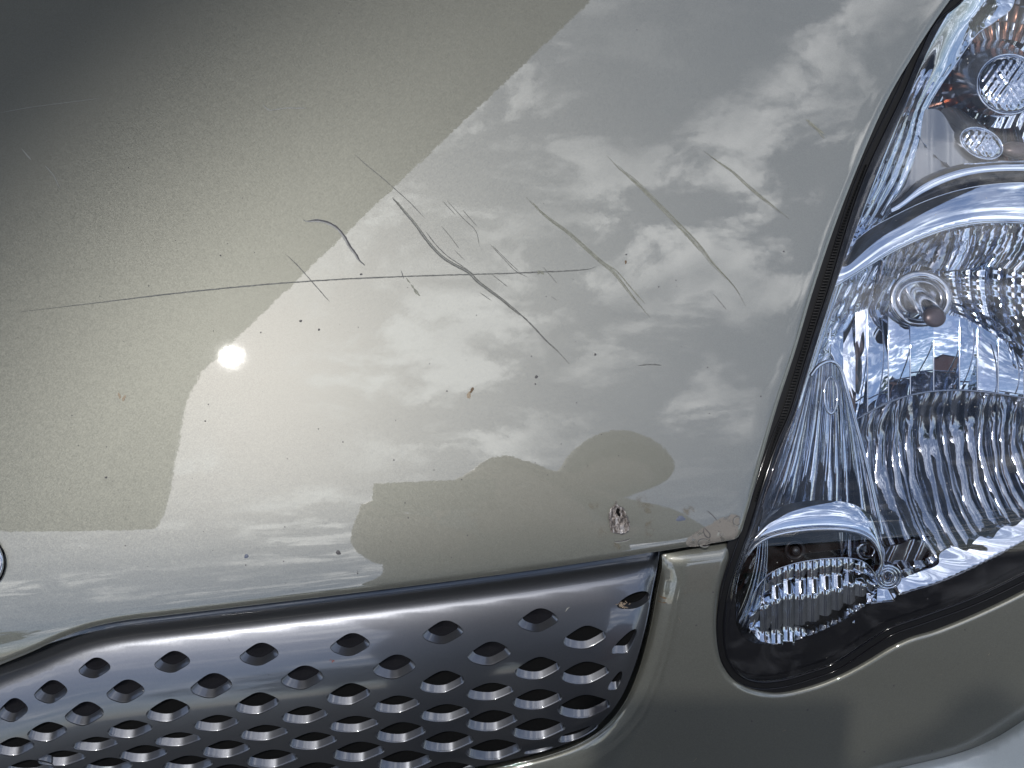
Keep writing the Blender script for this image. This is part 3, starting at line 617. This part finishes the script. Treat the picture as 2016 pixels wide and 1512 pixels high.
# ------------------------------------------------------------------ scratches, chips and dirt on the panels
def ribbon(name, pts, wd, m, hf=h_hood, parent=hood, lift=.00012, taper=(.15, .15), obj=True, jit=.25):
    c = cat(pts, step=6); n = len(c); t = np.gradient(c, axis=0); t /= np.linalg.norm(t, axis=1, keepdims=True)+1e-9; nn = np.stack([t[:, 1], -t[:, 0]], 1)
    s = np.linspace(0, 1, n); wd = wd*1.15; wv = wd/2*np.minimum(1, np.minimum(s/taper[0]+.15, (1-s)/taper[1]+.15))*(1+jit*(RNG.rand(n)-.5)*2)
    c = c+nn*(RNG.rand(n)[:, None]-.5)*min(.9, wd*.25)
    a = c+nn*wv[:, None]; b = c-nn*wv[:, None]
    q = np.concatenate([a, c, b]); h = hf(q[:, 0], q[:, 1])+lift; h[n:2*n] += .00006
    V = P(q[:, 0], q[:, 1], h); F = []
    for i in range(n-1): F += [(i, i+1, n+i+1, n+i), (n+i, n+i+1, 2*n+i+1, 2*n+i)]
    return mesh_obj(name, V, F, m, parent, smooth=False)
def bundle(pts, wd, n=4, m=None, taper=(.2, .3)):
    c = cat(pts, step=10); t = np.gradient(c, axis=0); t /= np.linalg.norm(t, axis=1, keepdims=True)+1e-9; nn = np.stack([t[:, 1], -t[:, 0]], 1); s = np.linspace(0, 1, len(c))
    for k in range(n):
        f = (k/(n-1)-.5)*wd*(.35+.65*np.sin(np.pi*np.clip(s*1.1, 0, 1)))+.5*np.sin(s*7+k*2.1); i0 = int(RNG.rand()*.12*len(c)); i1 = len(c)-int(RNG.rand()*.2*len(c))
        ribbon('scratch', (c+nn*f[:, None])[i0:i1:2], 1.25, m or M_SCRG, taper=taper, lift=.0001+.00002*k)
def c6(*p): return [(500+u*.3968, 280+v*.3968) for u, v in p]
def c2(*p): return [(1000+u*.3472, 200+v*.3472) for u, v in p]
S1 = c6((245,385),(262,393),(315,388),(370,402),(410,425),(445,465),(470,510),(500,550),(520,585),(548,612))
ribbon('scratch', S1, 5.5, mat('scratch_grey_edge', (.22, .22, .21), .5), taper=(.25, .3)); ribbon('scratch', [(x+1.2, y-.6) for x, y in S1[1:]], 2.6, mat('scratch_black', (.025, .025, .03), .5), lift=.0002)
S2 = c6((690,272),(750,345),(800,405),(850,475),(900,535),(950,580),(1010,615),(1065,645),(1110,690),(1170,735),(1230,780),(1290,830),(1320,855))
bundle(S2, 4.2, 5, taper=(.03, .15)); ribbon('scratch', S2, 1.2, M_SCRL, lift=.0003); ribbon('scratch', [(x-1.6, y+1) for x, y in S2], 1.9, M_SCR, lift=.00022, taper=(.02, .1)); ribbon('scratch', [(x+1.6, y-1) for x, y in S2[2:]], 1.1, M_SCR, lift=.00022, taper=(.1, .1))
ribbon('scratch', c6((850,440),(900,505),(960,565),(1030,612),(1090,655)), 1.3, M_SCR)
ribbon('scratch', c6((1290,830),(1340,870),(1400,930),(1450,985),(1510,1040),(1565,1100)), 2.2, M_SCR, taper=(.05, .4))
ribbon('scratch', c6((500,60),(560,115),(640,180),(720,250),(780,305),(850,380)), 1.2, M_SCR)
ribbon('scratch', [(40, 614), (200, 595), (350, 577), (500, 562), (650, 551), (800, 544), (1000, 538), (1100, 534), (1150, 531), (1163, 529), (1173, 525)], 2.1, M_SCR, taper=(.3, .05))
ribbon('scratch', c6((155,555),(210,605),(260,660),(300,705),(340,752),(375,790)), 1.5, M_SCR)
bundle(c6((1350,272),(1400,325),(1470,385),(1560,450),(1640,520),(1720,590),(1780,640),(1830,700),(1890,780),(1940,840),(1980,885)), 5.5, 4)
ribbon('scratch', c6((1385,300),(1430,352),(1490,405)), 2, M_SCRG); ribbon('scratch', c6((1640,520),(1720,585),(1800,640),(1860,710),(1940,800)), 1.8, M_SCRG)
bundle(c2((560,305),(640,385),(720,450),(800,530),(880,610),(960,690),(1050,780),(1110,850),(1150,905),(1210,970),(1290,1060),(1350,1160)), 6.5, 4)
ribbon('scratch', c2((640,385),(730,470),(830,570),(930,670),(1010,755),(1090,850)), 2.2, M_SCRG)
bundle(c2((1110,280),(1190,340),(1270,395),(1340,460),(1410,520),(1480,575),(1550,630),(1640,700)), 3.6, 3)
ribbon('scratch', c2((1690,100),(1740,140),(1795,187)), 3, M_SCRG); ribbon('scratch', c2((1700,120),(1750,160),(1795,210)), 1.5, M_SCRG)
for p in (c6((935,290),(1000,360)), c6((958,290),(1040,380),(1100,440),(1120,520)), c6((1035,335),(1105,415)), c6((930,415),(975,470),(1020,530)), c6((1170,505),(1240,580),(1300,640),(1360,670)),
          c6((1185,515),(1260,590),(1320,645)), c6((1180,655),(1260,718)), c6((1120,745),(1180,787)), c6((1435,620),(1470,660),(1503,700)), c6((1475,765),(1505,785)), c6((995,535),(1045,585)), c2((1165,1090),(1240,1180))):
    ribbon('scratch', p, .9, M_SCR)
ribbon('scratch', c6((730,635),(745,680)), 1.6, M_SCR); ribbon('scratch', c6((755,672),(775,700)), 2.5, M_SCRG); ribbon('scratch', c6((778,705),(800,735),(823,762)), 4.2, M_SCRG, jit=.7)
ribbon('scratch', c6((1405,655),(1420,640),(1440,655)), 4, M_SCRG, jit=.7)
ribbon('scratch', [(1256, 720), (1278, 717.5), (1303, 719)], 2.0, M_SCR)
for p, w_ in (([(518, 205), (523, 212), (532, 217), (560, 213), (605, 213)], 2.0), ([(42, 292), (62, 316)], 2.), ([(88, 325), (105, 345), (118, 372)], 1.4), ([(0, 222), (60, 211), (130, 202), (200, 193)], .8)):
    ribbon('scratch', p, w_, M_SCRL)
def blob(name, cx, cy, rx, ry, m, rot=0, hf=h_hood, parent=hood, hh=.00025, n=14, irr=.25):
    ph = RNG.rand(4)*6; ol = []
    for a in np.linspace(0, 2*math.pi, n, endpoint=False):
        k = 1+irr*(math.sin(2*a+ph[0])*.5+math.sin(3*a+ph[1])*.4+math.sin(5*a+ph[2])*.3); ol.append(ell(cx, cy, rx*k, ry*k, rot, a))
    ol = np.array(ol); q = np.concatenate([ol, (ol-[cx, cy])*.55+[cx, cy], [[cx, cy]]]); h = hf(q[:, 0], q[:, 1])+np.concatenate([np.full(n, .00004), np.full(n, hh*.9), [hh]])
    F = [(i, n+i, n+(i+1) % n, (i+1) % n) for i in range(n)]+[(n+i, 2*n, n+(i+1) % n) for i in range(n)]
    return mesh_obj(name, P(q[:, 0], q[:, 1], h), F, m, parent)
M_CHIP = mat('chip_dark', (.075, .07, .07), .6); M_RUST = mat('rust_brown', (.15, .10, .06), .8); M_CHIPB = mat('chip_blue_grey', (.10, .115, .16), .5); M_TAN = mat('dried_tan', (.34, .27, .19), .8)
for x, y, r in ((666, 1088, 5), (485, 1095, 4.6), (592, 632, 2.8), (628, 649, 2.4), (711, 540, 2.4), (1172, 698, 2.6), (1056, 742, 3.4), (1233, 501, 1.8), (1543, 495, 1.8), (434, 503, 1.7), (209, 940, 2.5), (1054, 756, 1.8), (880, 770, 1.6), (1498, 780, 1.6), (404, 829, 1.8)):
    blob('stone_chip', x, y, r, r*.85, M_CHIP if r > 4.8 or r < 4 else M_CHIPB)
blob('stone_chip', 1340, 1021, 7.5, 6.5, M_CHIPB, irr=.4); blob('rust_fleck', 929, 768, 3, 6, M_RUST, rot=.5); blob('rust_fleck', 923, 778, 4, 7, M_TAN, rot=.3)
blob('rust_fleck', 235, 779, 2.5, 6, M_TAN, rot=-.2); blob('rust_fleck', 244, 784, 3, 6, M_TAN, rot=.4); blob('rust_fleck', 1232, 516, 2.2, 3.5, M_RUST)
def alpha_mat(name, colr, sca, lo, hi, amax, rough=.8, bump=None):
    m = mat(name, colr, rough, bump=bump); t = m.node_tree; g = t.nodes.new('ShaderNodeNewGeometry'); n = t.nodes.new('ShaderNodeTexNoise'); n.inputs['Scale'].default_value = sca; n.inputs['Detail'].default_value = 6; n.inputs['Roughness'].default_value = .65
    r = t.nodes.new('ShaderNodeMapRange'); r.inputs[1].default_value = lo; r.inputs[2].default_value = hi; r.inputs[4].default_value = amax
    t.links.new(g.outputs['Position'], n.inputs[0]); t.links.new(n.outputs[0], r.inputs[0]); t.links.new(r.outputs[0], t.nodes['Principled BSDF'].inputs['Alpha']); return m
def c7(*p): return [(1100+u*.2083, 930+v*.2083) for u, v in p]
for p in ([(1365, 1500), (1372, 1492)], [(1668, 1386), (1674, 1383)], [(1640, 1394), (1643, 1393)], [(1717, 1410), (1722, 1409)], [(1336, 1216), (1342, 1226)], [(1540, 1440), (1548, 1437)], [(1850, 1330), (1856, 1326)], [(1945, 1290), (1949, 1286)]): ribbon('bumper_nick', p, 2.0, M_TAN, hf=h_bumper, parent=bumper, jit=.8)
for x, y in ((1371, 1231), (1404, 1166), (1480, 1420), (1590, 1398), (1760, 1350), (1900, 1240), (1835, 1478), (1702, 1480), (1330, 1400)): blob('stone_chip', x, y, 1.9, 1.7, M_CHIP, hf=h_bumper, parent=bumper)
# tiny specks of dirt all over the panels, one stuff mesh
V = []; F = []
for i in range(110):
    x = RNG.uniform(10, 1500); y = RNG.uniform(20, 1150) if RNG.rand() < .4 else RNG.uniform(550, 1180)
    if y > e_h(x)-15 or x > np.interp(y, [0, 200, 455, 690, 1043], [1870, 1745, 1640, 1566, 1461])-20: continue
    r = RNG.uniform(.5, 1.5); b = len(V); a0_ = RNG.rand()*6
    for k in range(5): V.append(P(x+r*math.cos(a0_+k*1.257), y+r*math.sin(a0_+k*1.257)*RNG.uniform(.7, 1.6), float(h_hood(x, y))+.0001))
    V.append(P(x, y, float(h_hood(x, y))+.00025)); F += [(b+k, b+(k+1) % 5, b+5)[::-1] for k in range(5)]
tag(mesh_obj('dirt_specks', V, F, M_CHIP, hood), kind='stuff')
# torn, rusty chip
DO = cat(c7((540,285),(558,315),(600,335),(630,370),(640,420),(665,470),(672,510),(645,560),(600,575),(545,572),(500,560),(488,500),(478,440),(480,380),(500,335),(528,315)), closed=True, step=1.6)
DO = DO+(RNG.rand(len(DO), 2)-.5)*2.4
from mathutils import noise as mnoise
def h_chip(px, py):
    px = np.asarray(px, float); py = np.asarray(py, float); d = dist(px, py, DO, True)
    nz = np.array([mnoise.fractal(Vector((x*.22, y*.12, 0)), .8, 2, 4) for x, y in zip(px.ravel(), py.ravel())]).reshape(px.shape)
    return h_hood(px, py)+np.maximum(.00008, .0006+.0006*np.exp(-((d-1.5)/1.8)**2)-.0003*np.clip(d/9, 0, 1)+.0007*nz*np.clip(d/2, .3, 1))
def chip_mat():
    m = mat('torn_filler', (.5, .48, .47), .45, .35); t = m.node_tree; g = t.nodes.new('ShaderNodeNewGeometry'); mp = t.nodes.new('ShaderNodeMapping'); mp.inputs['Scale'].default_value = (700, 170, 170)
    n = t.nodes.new('ShaderNodeTexNoise'); n.inputs['Scale'].default_value = 1; n.inputs['Detail'].default_value = 6; n.inputs['Roughness'].default_value = .7; r = t.nodes.new('ShaderNodeValToRGB')
    r.color_ramp.elements[0].position = .36; r.color_ramp.elements[0].color = (.035, .028, .024, 1); r.color_ramp.elements[1].position = .62; r.color_ramp.elements[1].color = (.50, .47, .45, 1)
    e = r.color_ramp.elements.new(.5); e.color = (.20, .17, .15, 1)
    t.links.new(g.outputs['Position'], mp.inputs[0]); t.links.new(mp.outputs[0], n.inputs[0]); t.links.new(n.outputs[0], r.inputs[0]); t.links.new(r.outputs[0], t.nodes['Principled BSDF'].inputs['Base Color']); return m
sheet('torn_chip', DO, h_chip, chip_mat(), hood, step=1.6, rings=(1.2,), thick=.0008)
for p in (c7((478,380),(476,430),(486,480),(490,530)), c7((640,400),(655,450),(672,490)), c7((500,560),(545,576),(600,578),(650,560),(672,515)), c7((540,270),(538,300)), c7((500,335),(525,318),(560,312),(600,335),(628,365))): ribbon('chip_edge', p, 2.6, M_CHIP, lift=.0007, jit=.8)
blob('chip_hollow', 1217, 1008, 5, 8, M_DARK, hh=.0013, irr=.5)
ribbon('chip_edge', c7((630,360),(655,345)), 1.6, M_SCRL, lift=.0006)
ribbon('dent_crease', c7((520,655),(580,652),(640,640),(676,624)), 1.9, M_CHIP); ribbon('dent_crease', c7((525,662),(585,660),(645,648),(676,634)), 1.5, M_SCRL)
M_SCUFF = alpha_mat('scuffed_primer', (.23, .21, .185), 230, .30, .46, .85, bump=(900, .0003)); M_STAIN = alpha_mat('brown_stain', (.22, .17, .10), 260, .46, .72, .42)
SCF = cat(c7((1200,650),(1250,600),(1340,540),(1440,490),(1510,440),(1600,410),(1660,395),(1712,415),(1700,520),(1690,590),(1660,625),(1600,640),(1480,660),(1360,690),(1270,700),(1215,690)), closed=True, step=3)
SCF = SCF+(RNG.rand(len(SCF), 2)-.5)*2.5
sheet('scuff_patch', SCF, lambda x, y: h_hood(x, y)+.00012, M_SCUFF, hood, step=5, rings=(1.5,))
def ringmark(u, v, ru, rv, wd=1.6):
    p = [ell(1100+u*.2083, 930+v*.2083, ru*.2083, rv*.2083, .1, a) for a in np.linspace(.3, 2*math.pi-.2, 16)]; ribbon('scuff_ring', p, wd, M_CHIP, lift=.0003, jit=.6); ribbon('scuff_ring', [(x+1.1, y+1.2) for x, y in p], 1.1, M_SCRL, lift=.0003)
ringmark(1683, 460, 34, 42); ringmark(1370, 665, 54, 36)
ribbon('scuff_ring', c7((1375,520),(1410,560),(1432,590),(1420,620),(1385,600),(1370,560),(1375,520)), 1.8, M_CHIP, lift=.0003); ribbon('scratch', c7((1400,360),(1450,400),(1485,440),(1500,460)), 1.3, M_CHIP)
blob('scuff_bump', 1414, 1052, 3, 5, M_SCRL, rot=.5)
for (u, v, a, b_, m) in ((780, 270, 55, 70, 0), (850, 340, 50, 50, 0), (860, 520, 50, 110, 0), (410, 580, 40, 70, 0), (330, 310, 50, 40, 0), (1230, 360, 60, 45, 0), (530, 700, 60, 40, 0)):
    ol = cat([ell(1100+u*.2083, 930+v*.2083, a*.2083, b_*.2083, .2, t_) for t_ in np.linspace(0, 2*math.pi, 9, endpoint=False)], closed=True, step=4); sheet('brown_stain', ol, lambda x, y: h_hood(x, y)+.00010, M_STAIN, hood, step=6, rings=())
for p in ([(1296, 1172), (1304, 1176), (1313, 1178)], [(1294, 1182), (1303, 1186), (1312, 1187)], [(1303, 1160), (1307, 1165)], [(1347, 1166), (1351, 1168)]): ribbon('stain_mark', p, 2.0, M_RUST, hf=h_bumper, parent=bumper, jit=.8)
for p in ([(648, 1302), (651, 1298), (654, 1302)], [(653, 1305), (657, 1300), (659, 1303)]): ribbon('insect_mark', p, 2.0, mat('insect_red', (.20, .05, .04), .7), hf=h_grille, parent=grille, jit=.6)
for x, y in ((449, 1258), (417, 1247), (527, 1326), (900, 1178), (823, 1176)): ribbon('grille_speck', [(x, y), (x+3, y+4)], 1.8, M_BLACK, hf=h_grille, parent=grille)
ribbon('grille_scratch', [(1113, 1205), (1117, 1198), (1122, 1195)], 1.6, M_SCRL, hf=h_grille, parent=grille)
V = []; F = []
for i in range(160):
    y = RNG.uniform(20, 1180); x = np.interp(y, ly, lx)+RNG.uniform(15, 400) if y > 180 else RNG.uniform(1860, 2016); r = RNG.uniform(.4, 1.1); b = len(V); a0_ = RNG.rand()*6
    for k in range(5): V.append(P(x+r*math.cos(a0_+k*1.257), y+r*math.sin(a0_+k*1.257), float(h_lens(x, y))+.0001))
    F.append((b+4, b+3, b+2, b+1, b))
tag(mesh_obj('lens_dust', V, F, M_TAN if 0 else mat('pale_dust', (.45, .44, .42), .9), lamp), kind='stuff')
# dry dirt lodged in a grille hole
V = []; F = []
for i in range(70):
    x = RNG.normal(1225, 5.5); y = RNG.normal(1190, 3.6); hh = float(h_grille(x, y))-.0008+RNG.rand()*.0012; r = RNG.uniform(.8, 2.0); b = len(V)
    c0 = P(x, y, hh)
    for d in ((1, 0, 0), (-1, 0, 0), (0, 1, 0), (0, -1, 0), (0, 0, 1), (0, 0, -1)): V.append(c0+np.array(d)*r*K*RNG.uniform(.6, 1.3))
    F += [(b, b+2, b+4), (b+2, b+1, b+4), (b+1, b+3, b+4), (b+3, b, b+4), (b+2, b, b+5), (b+1, b+2, b+5), (b+3, b+1, b+5), (b, b+3, b+5)]
tag(mesh_obj('dirt_clump', V, F, mat('dry_dirt', (.28, .22, .16), .9, noise=(900, .5, 1.5)), smooth=False), 'small clump of dry brown dirt lodged in the upper right grille hole', 'dirt')

# ------------------------------------------------------------------ place around the car
def box(V, F, x0, x1, y0, y1, z0, z1):
    b = len(V); V += [(x, y, z) for z in (z0, z1) for y in (y0, y1) for x in (x0, x1)]
    F += [tuple(b+i for i in f) for f in ((0, 2, 3, 1), (4, 5, 7, 6), (0, 1, 5, 4), (2, 6, 7, 3), (0, 4, 6, 2), (1, 3, 7, 5))]
g = mesh_obj('ground', [(-300, -300, 0), (300, -300, 0), (300, 300, 0), (-300, 300, 0)], [(0, 1, 2, 3)], mat('asphalt', (.042, .042, .041), .9, noise=(3, .6, 1.4), bump=(120, .004)), smooth=False)
tag(g, kind='structure')
# unseen canopy added overhead, outlined and raised to shape the bonnet's reflection and shade
canopy = bpy.data.objects.new('added_canopy', None); col.objects.link(canopy); canopy.location = (-4, 0, 0)
tag(canopy, 'unseen flat dark canopy added high overhead for the dark shape mirrored in the bonnet', 'canopy')
def hitz(px, py, z):
    p, r = refl(px, py); t = (z-p[2])/r[2]; return (p+t*r)[:2]
ZC = 9.5
a0 = hitz(1165, 0, ZC); a1 = hitz(395, 735, ZC); dd = (a0-a1)/np.linalg.norm(a0-a1)
poly = [tuple(a0+dd*12), tuple(a1), tuple(hitz(362, 800, ZC)), tuple(hitz(306, 1042, ZC)), tuple(hitz(-300, 1030, ZC)), (-11.5, -5), (-11.5, 10)]
n = len(poly); V = [(x, y, ZC) for x, y in poly]+[(x, y, ZC+.18) for x, y in poly]
F = [tuple(range(n)), tuple(range(2*n-1, n-1, -1))]+[(i, (i+1) % n, n+(i+1) % n, n+i)[::-1] for i in range(n)]
o = mesh_obj('added_canopy_roof', V, F, mat('dark_soffit', (.17, .165, .15), .8, noise=(4, .8, 1.2)), canopy, smooth=False); o.matrix_parent_inverse = Matrix.Translation((4, 0, 0))
for cx, cy in ((-11.3, -4.8), (-11.3, 9.6)):
    V = []; F = []; box(V, F, cx, cx+.15, cy, cy+.15, 0, ZC-.002); o = mesh_obj('added_canopy_post', V, F, mat('post_paint', (.3, .3, .3), .6), canopy, smooth=False); o.matrix_parent_inverse = Matrix.Translation((4, 0, 0))
# the photographer, mirrored in the bonnet
def skin_body(name, verts, edges, root, levels=1):
    me = bpy.data.meshes.new(name); me.from_pydata([v[:3] for v in verts], edges, []); o = bpy.data.objects.new(name, me); col.objects.link(o)
    sk = o.modifiers.new('s', 'SKIN'); lay_ = me.skin_vertices[0].data if me.skin_vertices else None
    if lay_ is None:
        bm_layer = me.attributes  # the skin layer appears with the modifier in some versions
        import bmesh
        bm = bmesh.new(); bm.from_mesh(me); bm.verts.layers.skin.verify(); bm.to_mesh(me); bm.free(); lay_ = me.skin_vertices[0].data
    for i, v in enumerate(verts): lay_[i].radius = (v[3], v[4] if len(v) > 4 else v[3]); lay_[i].use_root = (i == root)
    ss = o.modifiers.new('u', 'SUBSURF'); ss.levels = levels; ss.render_levels = levels
    dg = bpy.context.evaluated_depsgraph_get(); m2 = bpy.data.meshes.new_from_object(o.evaluated_get(dg)); o.modifiers.clear(); o.data = m2
    m2.polygons.foreach_set('use_smooth', [True]*len(m2.polygons)); return o
FW = -HV; ph_c = CAM+HV*.016-XV*.0
bv = [(.15,-.92,1.00,.16,.12), (.12,-.78,1.18,.20,.12), (.11,-.62,1.39,.23,.12), (.15,-.57,1.54,.18,.09), (.25,-.59,1.57,.06,.06), (.31,-.56,1.56,.085,.095), (.33,-.54,1.65,.075,.085),
      (.00,-.68,1.44,.07,.07), (.01,-.54,1.22,.085,.085), (-.06,-.49,1.28,.06,.05), (-.09,-.455,1.33,.032,.02),
      (.36,-.66,1.44,.07,.07), (.36,-.62,1.20,.05,.05), (.10,-.49,1.28,.06,.05), (.09,-.455,1.33,.032,.02),
      (.06,-.95,.94,.10,.10), (.05,-.95,.50,.065,.065), (.04,-1.0,.09,.045,.045), (.04,-.87,.04,.045,.035),
      (.26,-.95,.94,.10,.10), (.27,-.95,.50,.065,.065), (.28,-1.0,.09,.045,.045), (.28,-.87,.04,.045,.035)]
be = [(0,1),(1,2),(2,3),(3,4),(4,5),(5,6),(2,7),(7,8),(8,9),(9,10),(2,11),(11,12),(12,13),(13,14),(0,15),(15,16),(16,17),(17,18),(0,19),(19,20),(20,21),(21,22)]
for hx, s in ((10, 1), (14, -1)):
    base = bv[hx]
    for k in range(4):
        a = (base[0]+s*.004, base[1]+.012, base[2]+.024-.016*k); i0 = len(bv)
        bv += [(a[0]+s*.018, a[1]+.022, a[2]+.008, .0085), (a[0]+s*(.034-.003*k), a[1]+.006, a[2]+.004, .007)]; be += [(hx, i0), (i0, i0+1)]
    i0 = len(bv); bv += [(base[0]+s*.02, base[1]-.016, base[2]-.012, .010), (base[0]+s*.042, base[1]-.012, base[2]-.002, .008)]; be += [(hx, i0), (i0, i0+1)]
person = skin_body('person', bv, be, 0, 2)
for m_ in (mat('grey_jacket', (.30, .30, .30), .85, noise=(14, .6, 1.25)), mat('grey_trousers', (.12, .12, .14), .9), mat('skin', (.5, .32, .24), .5), mat('shoe', (.02, .02, .02), .6)): person.data.materials.append(m_)
for pl in person.data.polygons:
    c = pl.center; pl.material_index = 2 if (c.z > 1.54 and c.y > -.6 and c.x > .12) or (c.y > -.53) else (3 if c.z < .1 else (1 if c.z < .95 else 0))
tag(person, 'photographer in a grey jacket leaning over the bonnet with a phone', 'person')
hv = []; hf_ = []
for l in range(9):
    t = l/8*math.pi*.56
    for i in range(24): a = 2*math.pi*i/24; hv.append((.322+.098*math.sin(t)*math.cos(a), -.555+.108*math.sin(t)*math.sin(a), 1.625+.105*math.cos(t)))
for l in range(8):
    for i in range(24): hf_.append((l*24+i, l*24+(i+1) % 24, (l+1)*24+(i+1) % 24, (l+1)*24+i))
mesh_obj('hair', hv, hf_, mat('greying_hair', (.16, .14, .12), .7, noise=(60, .6, 1.4)), person)
hv = []; hf_ = []
for sx, sy, sz in ((-1, -1, -1), (1, -1, -1), (1, 1, -1), (-1, 1, -1), (-1, -1, 1), (1, -1, 1), (1, 1, 1), (-1, 1, 1)): hv.append(ph_c+XV*.078*sx+SV*.036*sy+HV*.004*sz)
ph = mesh_obj('phone', hv, [(0, 3, 2, 1), (4, 5, 6, 7), (0, 1, 5, 4), (1, 2, 6, 5), (2, 3, 7, 6), (3, 0, 4, 7)], M_GLOSSBLACK, smooth=False); tag(ph, 'black phone held level over the bonnet by the photographer', 'phone')

# brick house across the drive and trees beside it, mirrored in the lamp
house = bpy.data.objects.new('brick_house', None); col.objects.link(house); house.location = (9, -19, 0); house.rotation_euler = (0, 0, math.radians(28))
tag(house, 'red brick gabled house across the drive, seen only mirrored in the lamp', 'house')
def brick():
    m = mat('red_brick', (.3, .12, .08), .85); t = m.node_tree; g = t.nodes.new('ShaderNodeTexCoord'); mp = t.nodes.new('ShaderNodeMapping'); mp.inputs['Rotation'].default_value = (math.pi/2, 0, 0)
    b = t.nodes.new('ShaderNodeTexBrick'); b.inputs['Scale'].default_value = 4.5; b.inputs['Color1'].default_value = (.30, .11, .07, 1); b.inputs['Color2'].default_value = (.2, .08, .055, 1); b.inputs['Mortar'].default_value = (.35, .33, .3, 1)
    t.links.new(g.outputs['Object'], mp.inputs[0]); t.links.new(mp.outputs[0], b.inputs[0]); t.links.new(b.outputs[0], t.nodes['Principled BSDF'].inputs['Base Color']); return m
V = [(-4, 0, 0), (4, 0, 0), (4, 0, 5), (0, 0, 8.2), (-4, 0, 5), (-4, -9, 0), (4, -9, 0), (4, -9, 5), (0, -9, 8.2), (-4, -9, 5)]
mesh_obj('wall', V, [(4, 3, 2, 1, 0), (5, 6, 7, 8, 9), (1, 2, 7, 6), (0, 5, 9, 4)], brick(), house, smooth=False)
V = [(-4.4, .35, 4.85), (0, .35, 8.45), (4.4, .35, 4.85), (-4.4, -9.35, 4.85), (0, -9.35, 8.45), (4.4, -9.35, 4.85)]; V += [(x, y, z+.16) for x, y, z in V]
mesh_obj('roof', V, [(6, 7, 10, 9), (7, 8, 11, 10), (0, 3, 4, 1), (1, 4, 5, 2), (0, 1, 7, 6), (1, 2, 8, 7), (3, 9, 10, 4), (4, 10, 11, 5), (0, 6, 9, 3), (2, 5, 11, 8)], mat('roof_tile', (.06, .05, .05), .8, noise=(6, .7, 1.3)), house, smooth=False)
for wx, wz in ((-2.2, 1.0), (2.2, 1.0), (-2.2, 3.4), (2.2, 3.4)):
    V = []; F = []
    for a in ((wx-.65, wx+.65, 0, .06, wz, wz+.07), (wx-.65, wx+.65, 0, .06, wz+1.13, wz+1.2), (wx-.65, wx-.58, 0, .06, wz+.07, wz+1.13), (wx+.58, wx+.65, 0, .06, wz+.07, wz+1.13), (wx-.03, wx+.03, 0, .06, wz+.07, wz+1.13)): box(V, F, *a)
    f = mesh_obj('window', V, F, mat('window_white', (.75, .75, .73), .5), house, smooth=False)
    mesh_obj('pane', [(wx-.58, .02, wz+.07), (wx+.58, .02, wz+.07), (wx+.58, .02, wz+1.13), (wx-.58, .02, wz+1.13)], [(0, 1, 2, 3)], M_GLOSSBLACK, f, smooth=False)
V = []; F = []; box(V, F, -.5, .5, .003, .06, 0, 2.1); mesh_obj('door', V, F, mat('door_green', (.05, .1, .07), .5), house, smooth=False)
M_BARK = mat('bark', (.12, .09, .06), .9, noise=(20, .6, 1.4)); M_LEAF = mat('leaf', (.05, .085, .03), .6, noise=(3, .6, 1.5))
for tx, ty, th, tr, lb in ((-7, -13, 7.5, 2.6, 'tall broad green tree to the left across the drive'), (.0, -17, 6.5, 2.4, 'round green tree standing behind the brick house corner'), (13, -4, 8.0, 2.8, 'green tree beyond the car on the headlamp side'), (11, 5, 7.0, 2.5, 'green tree beside the car near its rear'), (-12, -6, 6.5, 2.5, 'green tree beyond the end of the canopy')):
    r_ = bpy.data.objects.new('garden_tree', None); col.objects.link(r_); r_.location = (tx, ty, 0); tag(r_, lb, 'tree', group='trees mirrored in the headlamp')
    V = []; F = []
    for l in range(6):
        for i in range(10): a = 2*math.pi*i/10; q = .22*(1-l*.13); V.append((q*math.cos(a)+.05*l*math.sin(l), q*math.sin(a), th*.12*l))
    for l in range(5):
        for i in range(10): F.append((l*10+i, l*10+(i+1) % 10, (l+1)*10+(i+1) % 10, (l+1)*10+i))
    mesh_obj('trunk', V, F, M_BARK, r_)
    cl_ = [np.array((RNG.normal(0, tr*.42), RNG.normal(0, tr*.42), th*.62+RNG.normal(0, th*.13))) for _ in range(26)]; V = []; F = []
    for c in cl_:
        for _ in range(120):
            d = RNG.normal(size=3); d /= np.linalg.norm(d); p = c+d*RNG.uniform(.5, .95); s1 = RNG.normal(size=3)*.10; s2 = RNG.normal(size=3)*.10; b = len(V); V += [tuple(p-s1), tuple(p+s2), tuple(p+s1), tuple(p-s2)]; F.append((b, b+1, b+2, b+3))
    mesh_obj('crown', V, F, M_LEAF, r_, smooth=False)
